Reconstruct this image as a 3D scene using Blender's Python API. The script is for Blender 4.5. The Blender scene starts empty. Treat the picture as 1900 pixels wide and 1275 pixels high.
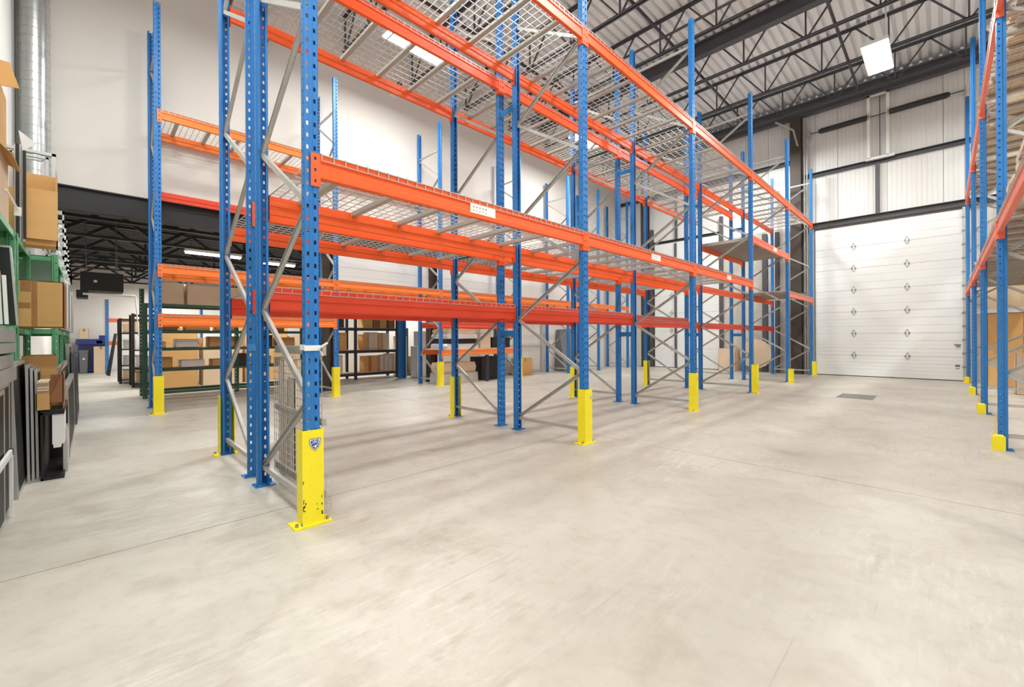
import bpy, bmesh, math, random
from mathutils import Vector, Matrix
random.seed(7)
PI = math.pi
SC = bpy.context.scene
COL = SC.collection

# ------------------------------------------------------------------ camera, world, lamps, exposure
YAW, HCAM, FPX, HOR = 0.7912, 1.2, 793.0, 627.5
cd = bpy.data.cameras.new('camera'); cam = bpy.data.objects.new('camera', cd); COL.objects.link(cam)
cd.sensor_fit = 'HORIZONTAL'; cd.sensor_width = 36.0; cd.lens = FPX / 1900 * 36.0
cd.shift_y = (HOR - 637.5) / 1900
cd.clip_start = 0.05; cd.clip_end = 200
cam.matrix_world = (Matrix.Translation((0, 0, HCAM)) @ Matrix.Rotation(YAW, 4, 'Z') @ Matrix.Rotation(PI/2, 4, 'X')
                    @ Matrix.Rotation(-0.005, 4, 'Z'))
SC.camera = cam
w = bpy.data.worlds.new('world'); SC.world = w; w.use_nodes = True
w.node_tree.nodes['Background'].inputs[0].default_value = (0.9, 0.95, 1, 1)
w.node_tree.nodes['Background'].inputs[1].default_value = 0.3
SC.view_settings.view_transform = 'Standard'; SC.view_settings.look = 'None'
SC.view_settings.gamma = 1; SC.view_settings.use_curve_mapping = False
SC.view_settings.exposure = 0.16
SC.cycles.max_bounces = 8; SC.cycles.diffuse_bounces = 6; SC.cycles.glossy_bounces = 3
SC.cycles.use_denoising = True; SC.cycles.sample_clamp_indirect = 6
def lamp(name, x, y, z, sx, sy, watts, colr=(0.975, 1.0, 0.965)):
    l = bpy.data.lights.new(name, 'AREA'); l.shape = 'RECTANGLE'; l.size = sx; l.size_y = sy
    l.energy = watts; l.color = colr
    o = bpy.data.objects.new(name, l); COL.objects.link(o); o.location = (x, y, z); return o
HALL = 168.0
BACK = 95.0
HALL_LIGHTS = [(-0.99, 12.1), (-7.60, 4.80), (-7.68, 10.86), (-0.96, 5.6), (-0.96, -0.1), (3.4, 2.0), (3.4, 8.5),
               (3.4, 14.0), (-5.6, 0.2), (-4.2, 14.2)]  # next-to-last lamp is added to brighten the wall at left, no fixture there
for lx, ly in HALL_LIGHTS: lamp('lamp_hall', lx, ly, 7.165, 0.40, 1.26, HALL)
BACK_LIGHTS = [(-13.0, 2.25, 1.2), (-13.4, 3.85, 0.9), (-21.1, 2.3, 1.2), (-17, 0.4, 1.2), (-17, 5, 1.2), (-13.0, 8.2, 1.2), (-21, 6, 1.2)]
for lx, ly, ll in BACK_LIGHTS: lamp('lamp_back', lx, ly, 3.29, 0.14, ll, BACK)

# ------------------------------------------------------------------ materials
def lin(c): return tuple((v/12.92 if v <= 0.04045 else ((v+0.055)/1.055)**2.4) for v in c)
def rgb(r, g, b): return lin((r/255, g/255, b/255))
def mat(name, c, rough=0.5, metal=0.0, var=0.06, scale=6.0, bump=0.0, bscale=60.0, stretch=(1, 1, 1), spec=0.5):
    m = bpy.data.materials.new(name); m.use_nodes = True
    nt = m.node_tree; b = nt.nodes['Principled BSDF']
    b.inputs['Roughness'].default_value = rough; b.inputs['Metallic'].default_value = metal
    b.inputs['Specular IOR Level'].default_value = spec
    tc = nt.nodes.new('ShaderNodeTexCoord'); mp = nt.nodes.new('ShaderNodeMapping'); mp.inputs['Scale'].default_value = stretch
    nt.links.new(tc.outputs['Object'], mp.inputs['Vector'])
    n = nt.nodes.new('ShaderNodeTexNoise'); n.inputs['Scale'].default_value = scale; n.inputs['Detail'].default_value = 5
    nt.links.new(mp.outputs[0], n.inputs['Vector'])
    mx = nt.nodes.new('ShaderNodeMix'); mx.data_type = 'RGBA'
    mx.inputs[6].default_value = tuple(max(0, v*(1-var)) for v in c)+(1,)
    mx.inputs[7].default_value = tuple(min(1, v*(1+var)) for v in c)+(1,)
    nt.links.new(n.outputs['Fac'], mx.inputs[0]); nt.links.new(mx.outputs[2], b.inputs['Base Color'])
    if bump:
        n2 = nt.nodes.new('ShaderNodeTexNoise'); n2.inputs['Scale'].default_value = bscale; n2.inputs['Detail'].default_value = 4
        nt.links.new(mp.outputs[0], n2.inputs['Vector'])
        bp = nt.nodes.new('ShaderNodeBump'); bp.inputs['Strength'].default_value = bump; bp.inputs['Distance'].default_value = 0.01
        nt.links.new(n2.outputs['Fac'], bp.inputs['Height']); nt.links.new(bp.outputs[0], b.inputs['Normal'])
    return m
def emis(name, c, s):
    m = bpy.data.materials.new(name); m.use_nodes = True
    nt = m.node_tree; b = nt.nodes['Principled BSDF']
    b.inputs['Base Color'].default_value = (0.8, 0.8, 0.8, 1)
    b.inputs['Emission Color'].default_value = c+(1,); b.inputs['Emission Strength'].default_value = s
    return m
M = {}
M['blue'] = mat('blue_rack_paint', rgb(44, 122, 194), 0.42, var=0.10, scale=9, spec=0.4)
M['blue_dark'] = mat('navy_rack_paint', rgb(36, 104, 178), 0.42, var=0.08)
M['orange'] = mat('orange_beam_paint', rgb(248, 98, 34), 0.42, var=0.05, scale=4, stretch=(1, 0.4, 1))
M['red'] = mat('red_orange_beam_paint', rgb(230, 70, 36), 0.42, var=0.05)
M['amber'] = mat('amber_beam_paint', rgb(248, 128, 52), 0.42, var=0.05)
M['pink'] = mat('faded_orange_beam_paint', rgb(236, 112, 80), 0.42, var=0.05)
M['yellow'] = mat('yellow_guard_paint', rgb(252, 234, 34), 0.42, var=0.04, scale=14)
M['yellow_o'] = mat('amber_plastic', rgb(248, 190, 60), 0.35, var=0.05)
M['galv'] = mat('galvanised_steel', rgb(192, 191, 186), 0.38, 0.35, var=0.12, scale=14)
M['galv_d'] = mat('galvanised_channel', rgb(182, 176, 166), 0.5, 0.15, var=0.10, scale=10)
M['wire'] = mat('zinc_wire', rgb(196, 192, 186), 0.4, 0.5, var=0.05)
M['alu'] = mat('aluminium_profile', rgb(196, 198, 198), 0.35, 0.6, var=0.05)
M['duct'] = mat('spiral_duct_steel', rgb(206, 210, 208), 0.28, 0.85, var=0.10, scale=6)
M['white'] = mat('white_wallboard', rgb(226, 221, 215), 0.8, var=0.015, scale=1.2)
M['panel'] = mat('white_metal_panel', rgb(232, 231, 228), 0.55, var=0.015)
M['door'] = mat('white_door_skin', rgb(238, 240, 238), 0.5, var=0.012)
M['dirty'] = mat('scuffed_white_panel', rgb(196, 190, 182), 0.35, var=0.5, scale=2.6, stretch=(1, 1, 0.5))
M['steel_bk'] = mat('black_painted_steel', rgb(84, 84, 90), 0.5, var=0.10, spec=0.4)
M['steel_gr'] = mat('dark_grey_steel', rgb(84, 84, 86), 0.5, var=0.10)
M['ceil_bk'] = mat('black_sprayed_ceiling', rgb(40, 40, 42), 0.6, var=0.35, scale=1.5, bump=0.2)
M['deck'] = mat('ribbed_roof_deck', rgb(236, 238, 240), 0.5, 0.05, var=0.08, scale=0.8)
M['card'] = mat('brown_cardboard', rgb(214, 168, 108), 0.85, var=0.08, scale=5, stretch=(1, 1, 4))
M['card_d'] = mat('dark_cardboard', rgb(150, 104, 68), 0.85, var=0.08, scale=5)
M['card_l'] = mat('pale_cardboard', rgb(222, 198, 168), 0.85, var=0.06, scale=5)
M['tape'] = mat('brown_tape', rgb(170, 120, 68), 0.3, var=0.06)
M['green'] = mat('mint_green_paint', rgb(104, 178, 132), 0.45, var=0.10, scale=8)
M['green_d'] = mat('dark_green_paint', rgb(44, 84, 66), 0.5, var=0.12, scale=8)
M['navy'] = mat('charcoal_navy_paint', rgb(50, 52, 66), 0.45, var=0.10)
M['black'] = mat('black_plastic', rgb(26, 26, 28), 0.45, var=0.15)
M['glass_d'] = mat('dark_glass', rgb(26, 28, 30), 0.42, var=0.5, scale=2.5, spec=0.1)
M['wood_g'] = mat('weathered_grey_wood', rgb(150, 148, 144), 0.8, var=0.22, scale=5, stretch=(8, 1, 8), bump=0.3)
M['wood'] = mat('pale_lumber', rgb(214, 194, 168), 0.75, var=0.18, scale=3, stretch=(1, 8, 8))
M['wood2'] = mat('greyish_lumber', rgb(196, 186, 174), 0.75, var=0.18, scale=3, stretch=(1, 8, 8))
M['ply'] = mat('plywood_sheet', rgb(214, 190, 156), 0.7, var=0.10, scale=2)
M['whitep'] = mat('white_plastic', rgb(238, 238, 236), 0.45, var=0.02)
M['greyp'] = mat('grey_plastic', rgb(112, 116, 122), 0.5, var=0.06)
M['wrap'] = mat('clear_stretch_wrap', rgb(214, 212, 208), 0.18, var=0.14, scale=5, bump=0.6, bscale=12, spec=0.8)
M['sheet'] = mat('beige_melamine_sheet', rgb(222, 204, 184), 0.6, var=0.05)
M['bluem'] = mat('blue_machine_enamel', rgb(36, 52, 122), 0.4, var=0.12)
M['spring'] = mat('black_spring_steel', rgb(44, 42, 46), 0.4, var=0.12, bump=0.5, bscale=30)
M['hw'] = mat('zinc_hinge', rgb(150, 150, 150), 0.4, 0.6, var=0.08)
M['shield'] = mat('badge_blue', rgb(42, 74, 150), 0.4, var=0.03)
M['joint'] = mat('joint_filler', rgb(120, 112, 102), 0.9, var=0.2)
M['brownst'] = mat('dark_brown_steel', rgb(70, 60, 54), 0.6, var=0.25, scale=3)
M['lamp_on'] = emis('led_diffuser', (1, 0.98, 0.95), 14.0)
M['tube_on'] = emis('fluorescent_tube', (0.96, 0.98, 1.0), 10.0)

def floor_mat():
    m = bpy.data.materials.new('worn_concrete'); m.use_nodes = True
    nt = m.node_tree; N = nt.nodes; L = nt.links; b = N['Principled BSDF']
    tc = N.new('ShaderNodeTexCoord')
    def noise(scale, det, stretch=(1, 1, 1), rot=0.0, rough=0.55, dist=0.0):
        mp = N.new('ShaderNodeMapping'); mp.inputs['Scale'].default_value = stretch; mp.inputs['Rotation'].default_value = (0, 0, rot)
        L.new(tc.outputs['Object'], mp.inputs['Vector'])
        n = N.new('ShaderNodeTexNoise'); n.inputs['Scale'].default_value = scale; n.inputs['Detail'].default_value = det
        n.inputs['Roughness'].default_value = rough; n.inputs['Distortion'].default_value = dist
        L.new(mp.outputs[0], n.inputs['Vector']); return n.outputs['Fac']
    def ramp(f, a, bb, lo=0.0, hi=1.0):
        r = N.new('ShaderNodeMapRange'); r.inputs[1].default_value = a; r.inputs[2].default_value = bb
        r.inputs[3].default_value = lo; r.inputs[4].default_value = hi; L.new(f, r.inputs[0]); return r.outputs[0]
    def mix(fac, c1, c2):
        x = N.new('ShaderNodeMix'); x.data_type = 'RGBA'
        L.new(fac, x.inputs[0])
        for i, c in ((6, c1), (7, c2)):
            if isinstance(c, tuple): x.inputs[i].default_value = c+(1,)
            else: L.new(c, x.inputs[i])
        return x.outputs[2]
    def mul(a, bb):
        x = N.new('ShaderNodeMath'); x.operation = 'MULTIPLY'; L.new(a, x.inputs[0])
        if isinstance(bb, float): x.inputs[1].default_value = bb
        else: L.new(bb, x.inputs[1])
        return x.outputs[0]
    c = mix(ramp(noise(0.45, 6), 0.32, 0.68), rgb(180, 173, 161), rgb(203, 197, 186))
    c = mix(ramp(noise(2.2, 8, rough=0.65, dist=0.6), 0.50, 0.72, 0, 0.48), c, rgb(160, 148, 132))
    c = mix(ramp(noise(9, 8, rough=0.7), 0.50, 0.7, 0, 0.35), c, rgb(160, 150, 138))
    # pale scraped streaks, mostly along the aisle
    area = ramp(noise(0.6, 3), 0.44, 0.60)
    s1 = ramp(noise(5, 7, (5, 0.8, 1), -0.12, 0.7), 0.50, 0.70, 0, 0.42)
    c = mix(mul(s1, area), c, rgb(226, 222, 214))
    s2 = ramp(noise(3, 7, (4.5, 1.0, 1), 0.1, 0.7), 0.54, 0.70, 0, 0.42)
    c = mix(mul(s2, area), c, rgb(150, 138, 122))
    # fine dark scratches
    s3 = ramp(noise(1.6, 4, (26, 0.7, 1), -0.5, 0.5), 0.66, 0.72, 0, 0.28)
    c = mix(s3, c, rgb(140, 130, 118))
    L.new(c, b.inputs['Base Color'])
    L.new(ramp(noise(1.4, 6), 0.3, 0.7, 0.32, 0.55), b.inputs['Roughness'])
    b.inputs['Specular IOR Level'].default_value = 0.4
    bp = N.new('ShaderNodeBump'); bp.inputs['Strength'].default_value = 0.08; bp.inputs['Distance'].default_value = 0.01
    L.new(noise(25, 6), bp.inputs['Height']); L.new(bp.outputs[0], b.inputs['Normal'])
    return m
M['floor'] = floor_mat()

# ------------------------------------------------------------------ mesh helpers
class MB:
    def __init__(s): s.v = []; s.f = []
    def quadbox(s, P):
        n = len(s.v); s.v += [tuple(p) for p in P]
        s.f += [(n, n+3, n+2, n+1), (n+4, n+5, n+6, n+7), (n, n+1, n+5, n+4), (n+1, n+2, n+6, n+5), (n+2, n+3, n+7, n+6), (n+3, n, n+4, n+7)]
        return s
    def box(s, x0, x1, y0, y1, z0, z1):
        x0, x1 = min(x0, x1), max(x0, x1); y0, y1 = min(y0, y1), max(y0, y1); z0, z1 = min(z0, z1), max(z0, z1)
        return s.quadbox([(x0, y0, z0), (x1, y0, z0), (x1, y1, z0), (x0, y1, z0), (x0, y0, z1), (x1, y0, z1), (x1, y1, z1), (x0, y1, z1)])
    def frame(s, p0, p1, up=(0, 0, 1)):
        p0, p1 = Vector(p0), Vector(p1); d = (p1-p0).normalized(); u = Vector(up)
        if abs(d.dot(u)) > 0.98: u = Vector((1, 0, 0))
        a = d.cross(u).normalized(); b = a.cross(d).normalized(); return p0, p1, a, b
    def bar(s, p0, p1, wa, wb, up=(0, 0, 1), oa=0.0, ob=0.0):
        p0, p1, a, b = s.frame(p0, p1, up); off = a*oa+b*ob
        P = [q+off+a*i*wa/2+b*j*wb/2 for q in (p0, p1) for i, j in ((-1, -1), (1, -1), (1, 1), (-1, 1))]
        return s.quadbox(P)
    def channel(s, p0, p1, wa, wb, t=0.003, up=(0, 0, 1)):
        s.bar(p0, p1, t, wb, up, oa=-wa/2+t/2)
        s.bar(p0, p1, wa, t, up, ob=wb/2-t/2); s.bar(p0, p1, wa, t, up, ob=-wb/2+t/2); return s
    def tube(s, p0, p1, r, n=8, caps=True, r2=None):
        p0, p1, a, b = s.frame(p0, p1); k = len(s.v); r2 = r if r2 is None else r2
        for q, rr in ((p0, r), (p1, r2)):
            for i in range(n):
                t = 2*PI*i/n; s.v.append(tuple(q+a*math.cos(t)*rr+b*math.sin(t)*rr))
        for i in range(n): s.f.append((k+i, k+(i+1) % n, k+n+(i+1) % n, k+n+i))
        if caps: s.f += [tuple(k+i for i in reversed(range(n))), tuple(k+n+i for i in range(n))]
        return s
    def path(s, pts, r, n=6):
        for a, b in zip(pts, pts[1:]): s.tube(a, b, r, n)
        return s
    def prism_y(s, prof, y0, y1):          # profile in (x, z)
        k = len(s.v); n = len(prof)
        s.v += [(x, y0, z) for x, z in prof]+[(x, y1, z) for x, z in prof]
        s.f += [(k+i, k+n+i, k+n+(i+1) % n, k+(i+1) % n) for i in range(n)]
        s.f += [tuple(k+i for i in range(n)), tuple(k+n+i for i in reversed(range(n)))]; return s
    def prism_x(s, prof, x0, x1):          # profile in (y, z)
        k = len(s.v); n = len(prof)
        s.v += [(x0, y, z) for y, z in prof]+[(x1, y, z) for y, z in prof]
        s.f += [(k+i, k+(i+1) % n, k+n+(i+1) % n, k+n+i) for i in range(n)]
        s.f += [tuple(k+i for i in reversed(range(n))), tuple(k+n+i for i in range(n))]; return s
    def poly(s, pts, nrm, t):              # flat polygon with a thickness
        k = len(s.v); n = len(pts); nv = Vector(nrm)*t
        s.v += [tuple(Vector(p)) for p in pts]+[tuple(Vector(p)+nv) for p in pts]
        s.f += [tuple(k+i for i in reversed(range(n))), tuple(k+n+i for i in range(n))]
        s.f += [(k+i, k+(i+1) % n, k+n+(i+1) % n, k+n+i) for i in range(n)]; return s
    def mesh(s, name, m):
        me = bpy.data.meshes.new(name); me.from_pydata(s.v, [], s.f)
        bm = bmesh.new(); bm.from_mesh(me); bmesh.ops.recalc_face_normals(bm, faces=bm.faces); bm.to_mesh(me); bm.free()
        me.materials.append(M[m] if isinstance(m, str) else m); return me
    def build(s, name, m, parent=None, origin=None, smooth=False):
        """vertices are in world coordinates; the object's origin is its parent's, or 'origin'"""
        wo = Vector(origin) if origin is not None else (Vector(parent['_o']) if parent is not None and '_o' in parent else Vector((0, 0, 0)))
        s.v = [tuple(Vector(p)-wo) for p in s.v]
        o = bpy.data.objects.new(name, s.mesh(name, m)); COL.objects.link(o)
        if parent is not None:
            o.parent = parent; o.location = wo-Vector(parent['_o']) if '_o' in parent else (0, 0, 0)
        else: o.location = wo
        o['_o'] = tuple(wo)
        if smooth:
            for p in o.data.polygons: p.use_smooth = True
        return o
def tag(o, label=None, cat=None, group=None, kind=None):
    if label: o['label'] = label
    if cat: o['category'] = cat
    if group: o['group'] = group
    if kind: o['kind'] = kind
    return o
def thing(name, label, cat, loc, group=None, kind=None):
    o = bpy.data.objects.new(name, None); COL.objects.link(o); o.location = loc; o['_o'] = tuple(loc); o.empty_display_size = 0.1
    return tag(o, label, cat, group, kind)
def inst(name, me, parent, loc, rot=None):
    """loc is in world coordinates for a child of a thing"""
    o = bpy.data.objects.new(name, me); COL.objects.link(o); o.parent = parent
    po = Vector(parent['_o']) if '_o' in parent else Vector((0, 0, 0))
    o.location = Vector(loc)-po
    if rot: o.rotation_euler = rot
    return o
def sub(name, me, parent, loc=(0, 0, 0), rot=None):
    o = bpy.data.objects.new(name, me); COL.objects.link(o); o.parent = parent; o.location = loc
    if rot: o.rotation_euler = rot
    return o
def single(name, mb, m, label, cat, group=None, origin=None, **k):
    xs = [p[0] for p in mb.v]; ys = [p[1] for p in mb.v]; zs = [p[2] for p in mb.v]
    o = mb.build(name, m, None, origin or ((min(xs)+max(xs))/2, (min(ys)+max(ys))/2, min(zs)), **k)
    return tag(o, label, cat, group)
def text_mesh(body, size, m):
    cu = bpy.data.curves.new('txt', 'FONT'); cu.body = body; cu.size = size; cu.align_x = 'CENTER'; cu.align_y = 'CENTER'; cu.extrude = 0.0006
    t = bpy.data.objects.new('txt', cu); COL.objects.link(t)
    me = bpy.data.meshes.new_from_object(t.evaluated_get(bpy.context.evaluated_depsgraph_get()))
    bpy.data.objects.remove(t); bpy.data.curves.remove(cu)
    me.materials.clear(); me.materials.append(M[m]); return me

# ------------------------------------------------------------------ the setting: floor, ceiling, walls
XB, YL, YR, XF = -10.0, -0.81, 16.5, 5.6       # back wall, left wall, right (dock door) wall, wall behind the camera
ZC = 8.82
floor = thing('floor', None, None, (0, 0, 0), kind='structure')
jx, jy, g = -3.30, 4.43, 0.004
for x0, x1, y0, y1 in [(XF, jx+g, YL, jy-g), (XF, jx+g, jy+g, YR), (jx-g, XB, YL, jy-g), (jx-g, XB, jy+g, YR), (XB, -23.2, YL, 12.2)]:
    MB().box(x0, x1, y0, y1, -0.15, 0).build('slab', 'floor', floor)
MB().box(XF, XB, YL, YR, -0.16, -0.006).build('joint_filler', 'joint', floor)
dr = MB()
for i in range(15): dr.box(-1.49, -0.97, 10.47+i*0.055, 10.47+i*0.055+0.035, -0.004, 0.004)
dr.box(-1.51, -1.49, 10.45, 11.30, -0.004, 0.006).box(-0.97, -0.95, 10.45, 11.30, -0.004, 0.006)
dr.build('floor_drain', 'hw', floor)

wl = thing('wall_left', None, None, (0, YL, 0), kind='structure')
def ribbed(x0, x1, z0, z1, y, sgn, pitch=0.1, d=0.008):
    mb = MB(); n = max(1, int(round((x1-x0)/pitch)))
    prof = []
    for i in range(n):
        a = x0+(x1-x0)*i/n; b = x0+(x1-x0)*(i+1)/n; q = (b-a)
        prof += [(a, y), (a+q*0.80, y), (a+q*0.86, y+sgn*d), (a+q*0.94, y+sgn*d)]
    prof += [(x1, y), (x1, y-sgn*0.05), (x0, y-sgn*0.05)]
    k = len(mb.v); m = len(prof)
    mb.v += [(px, py, z0) for px, py in prof]+[(px, py, z1) for px, py in prof]
    mb.f += [(k+i, k+(i+1) % m, k+m+(i+1) % m, k+m+i) for i in range(m)]
    mb.f += [tuple(k+i for i in range(m)), tuple(k+m+i for i in reversed(range(m)))]
    return mb
for i in range(13): ribbed(-10+i*1.2+0.003, -10+(i+1)*1.2-0.003, 0, ZC, YL-0.01, 1).build('wall_panel', 'panel', wl)
MB().box(XB-0.3, XF, YL-0.2, YL-0.07, 0, ZC).build('backing', 'white', wl)
MB().box(-23.2, XB, YL-0.2, YL-0.02, 0, 4.2).build('wallboard', 'white', wl)

wb = thing('wall_back', None, None, (XB, 0, 0), kind='structure')
MB().box(XB-0.25, XB, YL, 9.4, 3.72, ZC).build('upper_wallboard', 'white', wb)
MB().box(XB-0.25, XB, 9.4, YR, 0, ZC).build('wallboard', 'white', wb)
lt = MB().box(XB-0.04, XB-0.02, YL, 9.4, 3.34, 3.72)
lt.box(XB-0.18, XB+0.03, YL, 9.4, 3.34, 3.36).box(XB-0.18, XB+0.03, YL, 9.4, 3.70, 3.72)
lt.build('lintel_beam', 'ceil_bk', wb)
for y0, y1 in ((3.80, 4.05), (6.72, 6.96), (9.28, 9.42)):
    c = MB().box(XB-0.14, XB-0.12, y0, y1, 0, 3.34).box(XB-0.24, XB-0.02, y0, y0+0.014, 0, 3.34).box(XB-0.24, XB-0.02, y1-0.014, y1, 0, 3.34)
    c.box(XB-0.26, XB+0.02, y0-0.03, y1+0.03, 0, 0.02)
    c.build('steel_column', 'brownst', wb)
    MB().box(XB-0.02, XB-0.005, y0-0.02, y1+0.02, 3.34, 3.72).build('column_cap', 'ceil_bk', wb)
for n, (y0, y1) in enumerate(((4.06, 6.71), (6.97, 9.27))):
    d = thing('door_%d' % (n+2), None, None, (XB-0.08, (y0+y1)/2, 2.1), kind='structure')
    for k in range(3):
        z0 = 2.08+k*0.42; p = MB()
        for j in range(4): p.box(XB-0.12, XB-0.075-(0.004 if j % 2 else 0), y0, y1, z0+j*0.104, z0+j*0.104+0.103)
        p.build('door_section', 'door', d)
wr = thing('wall_right', None, None, (0, YR, 0), kind='structure')
edges = [-10.2, -9.3, -8.42]
def wall_run(xs, z0, z1):
    for a, b in zip(xs, xs[1:]): ribbed(a+0.004, b-0.004, z0, z1, YR-0.005, -1).build('wall_panel', 'panel', wr)
wall_run([-10.05, -9.24, -8.42], 0, ZC)
wall_run([-8.42, -7.4, -6.4, -5.75], 4.98, ZC)
wall_run([-5.75, -4.9, -4.2, -3.4, -2.87], 4.80, ZC)
wall_run([-2.87, -2.3, -1.15, 0.0, 0.40, 1.5, 2.6, 3.7, 4.8, 5.6], 4.72, ZC)
wall_run([0.40, 1.5, 2.6, 3.7, 4.8, 5.6], 0, 4.72)
for a, b in ((-5.75, -5.0), (-5.0, -4.36), (-3.88, -3.5)): MB().box(a+0.003, b-0.003, YR-0.01, YR+0.05, 0, 4.8).build('scuffed_panel', 'dirty', wr)
MB().box(-4.36, -3.88, YR+0.02, YR+0.05, 0, 4.8).build('side_door_leaf', 'panel', wr)
MB().box(-3.5, -2.85, YR-0.01, YR+0.05, 0, 4.8).build('scuffed_panel', 'dirty', wr)
MB().box(XB-0.1, XF, YR+0.06, YR+0.2, 0, ZC).build('backing', 'white', wr)
def girt(x0, x1, z0, z1, y=YR-0.10, m='steel_bk'):
    MB().box(x0, x1, YR-0.12, YR-0.008, z0, z0+0.012).box(x0, x1, YR-0.12, YR-0.008, z1-0.012, z1).box(x0, x1, YR-0.02, YR-0.008, z0, z1).build('girt', m, wr)
girt(-10, -3.5, 6.86, 6.98); girt(-3.2, 0.55, 6.28, 6.40); girt(0.55, 5.6, 6.28, 6.40)
girt(-8.5, -5.7, 4.98, 5.06); girt(-3.2, 5.6, 4.62, 4.80, m='steel_gr')
MB().box(-3.1, 0.5, YR-0.10, YR-0.01, 4.56, 4.62).build('door_header', 'brownst', wr)
MB().box(-1.41, -1.31, YR-0.10, YR-0.01, 4.80, 6.28).build('mid_post', 'steel_gr', wr)
MB().box(-7.46, -7.38, YR-0.09, YR-0.01, 5.06, 6.86).build('mid_post', 'steel_gr', wr)
for x0, x1 in ((-3.50, -3.20), (-8.78, -8.52)):
    MB().box(x0, x1, 16.16, 16.175, 0, 8.26).box(x0, x1, 16.385, 16.40, 0, 8.26).box((x0+x1)/2-0.008, (x0+x1)/2+0.008, 16.175, 16.385, 0, 8.26).box(x0-0.04, x1+0.04, 16.12, 16.44, 0, 0.02).build('steel_column', 'brownst', wr)
for x0, x1 in ((-4.36, -4.22), (-3.98, -3.88)): MB().box(x0, x1, 16.30, 16.47, 0, 4.7).build('door_jamb', 'steel_bk', wr)
MB().box(-9.98, XF, 16.20, 16.38, 8.62, 8.66).box(-9.98, XF, 16.20, 16.38, 8.24, 8.28).box(-9.98, XF, 16.28, 16.30, 8.28, 8.62).build('edge_beam', 'steel_bk', wr)
wf = thing('wall_front', None, None, (XF, 0, 0), kind='structure')
for i in range(4): MB().box(XF, XF+0.2, YL+i*4.33, YL+(i+1)*4.33-0.004, 0, ZC).build('wall_panel', 'white', wf)
# the low back area beyond the opening
wk = thing('wall_far_back', None, None, (-23, 0, 0), kind='structure')
for i in range(11): MB().box(-23.2, -23.0, YL+i*1.2+0.004, YL+(i+1)*1.2, 0, 4.2).build('wall_panel', 'white', wk)
wk2 = thing('wall_back_side', None, None, (-16, 12, 0), kind='structure')
MB().box(-23.2, XB-0.25, 12.0, 12.2, 0, 4.2).build('wallboard', 'white', wk2)
# ceilings
def deck_mesh(x0, x1, y0, y1, z, pitch=0.2, d=0.085):
    mb = MB(); n = int(round((x1-x0)/pitch)); prof = []
    for i in range(n):
        a = x0+i*pitch; prof += [(a, z), (a+pitch*0.60, z), (a+pitch*0.66, z+d), (a+pitch*0.92, z+d)]
    prof.append((x0+n*pitch, z)); k = len(prof)
    mb.v = [(x, y0, zz) for x, zz in prof]+[(x, y1, zz) for x, zz in prof]
    mb.f = [(i, i+1, k+i+1, k+i) for i in range(k-1)]
    m = len(mb.v); mb.v += [(x0, y0, z+0.14), (x1, y0, z+0.14), (x1, y1, z+0.14), (x0, y1, z+0.14)]; mb.f.append((m, m+1, m+2, m+3))
    return mb
ce = thing('ceiling', None, None, (0, 0, ZC), kind='structure')
deck_mesh(XB-0.2, XF+0.2, YL-0.1, YR+0.1, ZC+0.01).build('roof_deck', 'deck', ce)
def joist(y, x0, x1, zt, zb, pitch, off, parent, m, ch=0.06, r=0.016):
    j = bpy.data.objects.new('roof_joist', None); COL.objects.link(j); j.parent = parent
    j.location = Vector((0, y, zb))-Vector(parent['_o']); j['_o'] = (0, y, zb)
    MB().box(x0, x1, y-ch, y-0.008, zt-0.008, zt).box(x0, x1, y-0.016, y-0.008, zt-ch, zt).box(x0, x1, y+0.008, y+ch, zt-0.008, zt).box(x0, x1, y+0.008, y+0.016, zt-ch, zt).build('top_chord', m, j)
    MB().box(x0, x1, y-ch, y-0.008, zb, zb+0.008).box(x0, x1, y-0.016, y-0.008, zb, zb+ch).box(x0, x1, y+0.008, y+ch, zb, zb+0.008).box(x0, x1, y+0.008, y+0.016, zb, zb+ch).build('bottom_chord', m, j)
    wbm = MB(); k = math.ceil((x0-off)/pitch); x = off+k*pitch
    while x <= x1:
        wbm.bar((x, y, zb+0.03), (x, y, zt-0.03), 2*r, 2*r)
        for sg in (-1, 1):
            if x0 <= x+sg*pitch/2 <= x1: wbm.bar((x+sg*0.04, y, zb+0.03), (x+sg*(pitch/2-0.03), y, zt-0.03), 2*r, 2*r)
        x += pitch
    tag(wbm.build('webbing', m, j), kind='stuff')
for k in range(-5, 4): joist(9.80+1.82*k, XB, XF, ZC, 7.99, 1.296, -3.49, ce, 'steel_bk')
MB().box(XB, XF, 11.2, 11.4, 8.46, 8.48).box(XB, XF, 11.2, 11.4, 8.80, 8.82).box(XB, XF, 11.29, 11.31, 8.48, 8.80).build('roof_beam', 'steel_bk', ce)
MB().box(XB, XF, 2.1, 2.3, 8.46, 8.48).box(XB, XF, 2.1, 2.3, 8.80, 8.82).box(XB, XF, 2.19, 2.21, 8.48, 8.80).build('roof_beam', 'steel_bk', ce)
for x in (-1.66, -4.46, -7.4, 2.0): MB().box(x-0.03, x+0.03, YL, 15.3, 8.06, 8.066).box(x-0.003, x+0.003, YL, 15.3, 8.0, 8.066).build('bridging_bar', 'steel_bk', ce)
MB().tube((XB, 9.55, 8.2), (XF, 9.55, 8.2), 0.03, 8).build('conduit', 'steel_gr', ce)
cb = thing('ceiling_back', None, None, (-16, 5, 4.1), kind='structure')
deck_mesh(-23.2, XB-0.25, YL-0.1, 12.2, 4.1, 0.25, 0.06).build('roof_deck', 'ceil_bk', cb)
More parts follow.
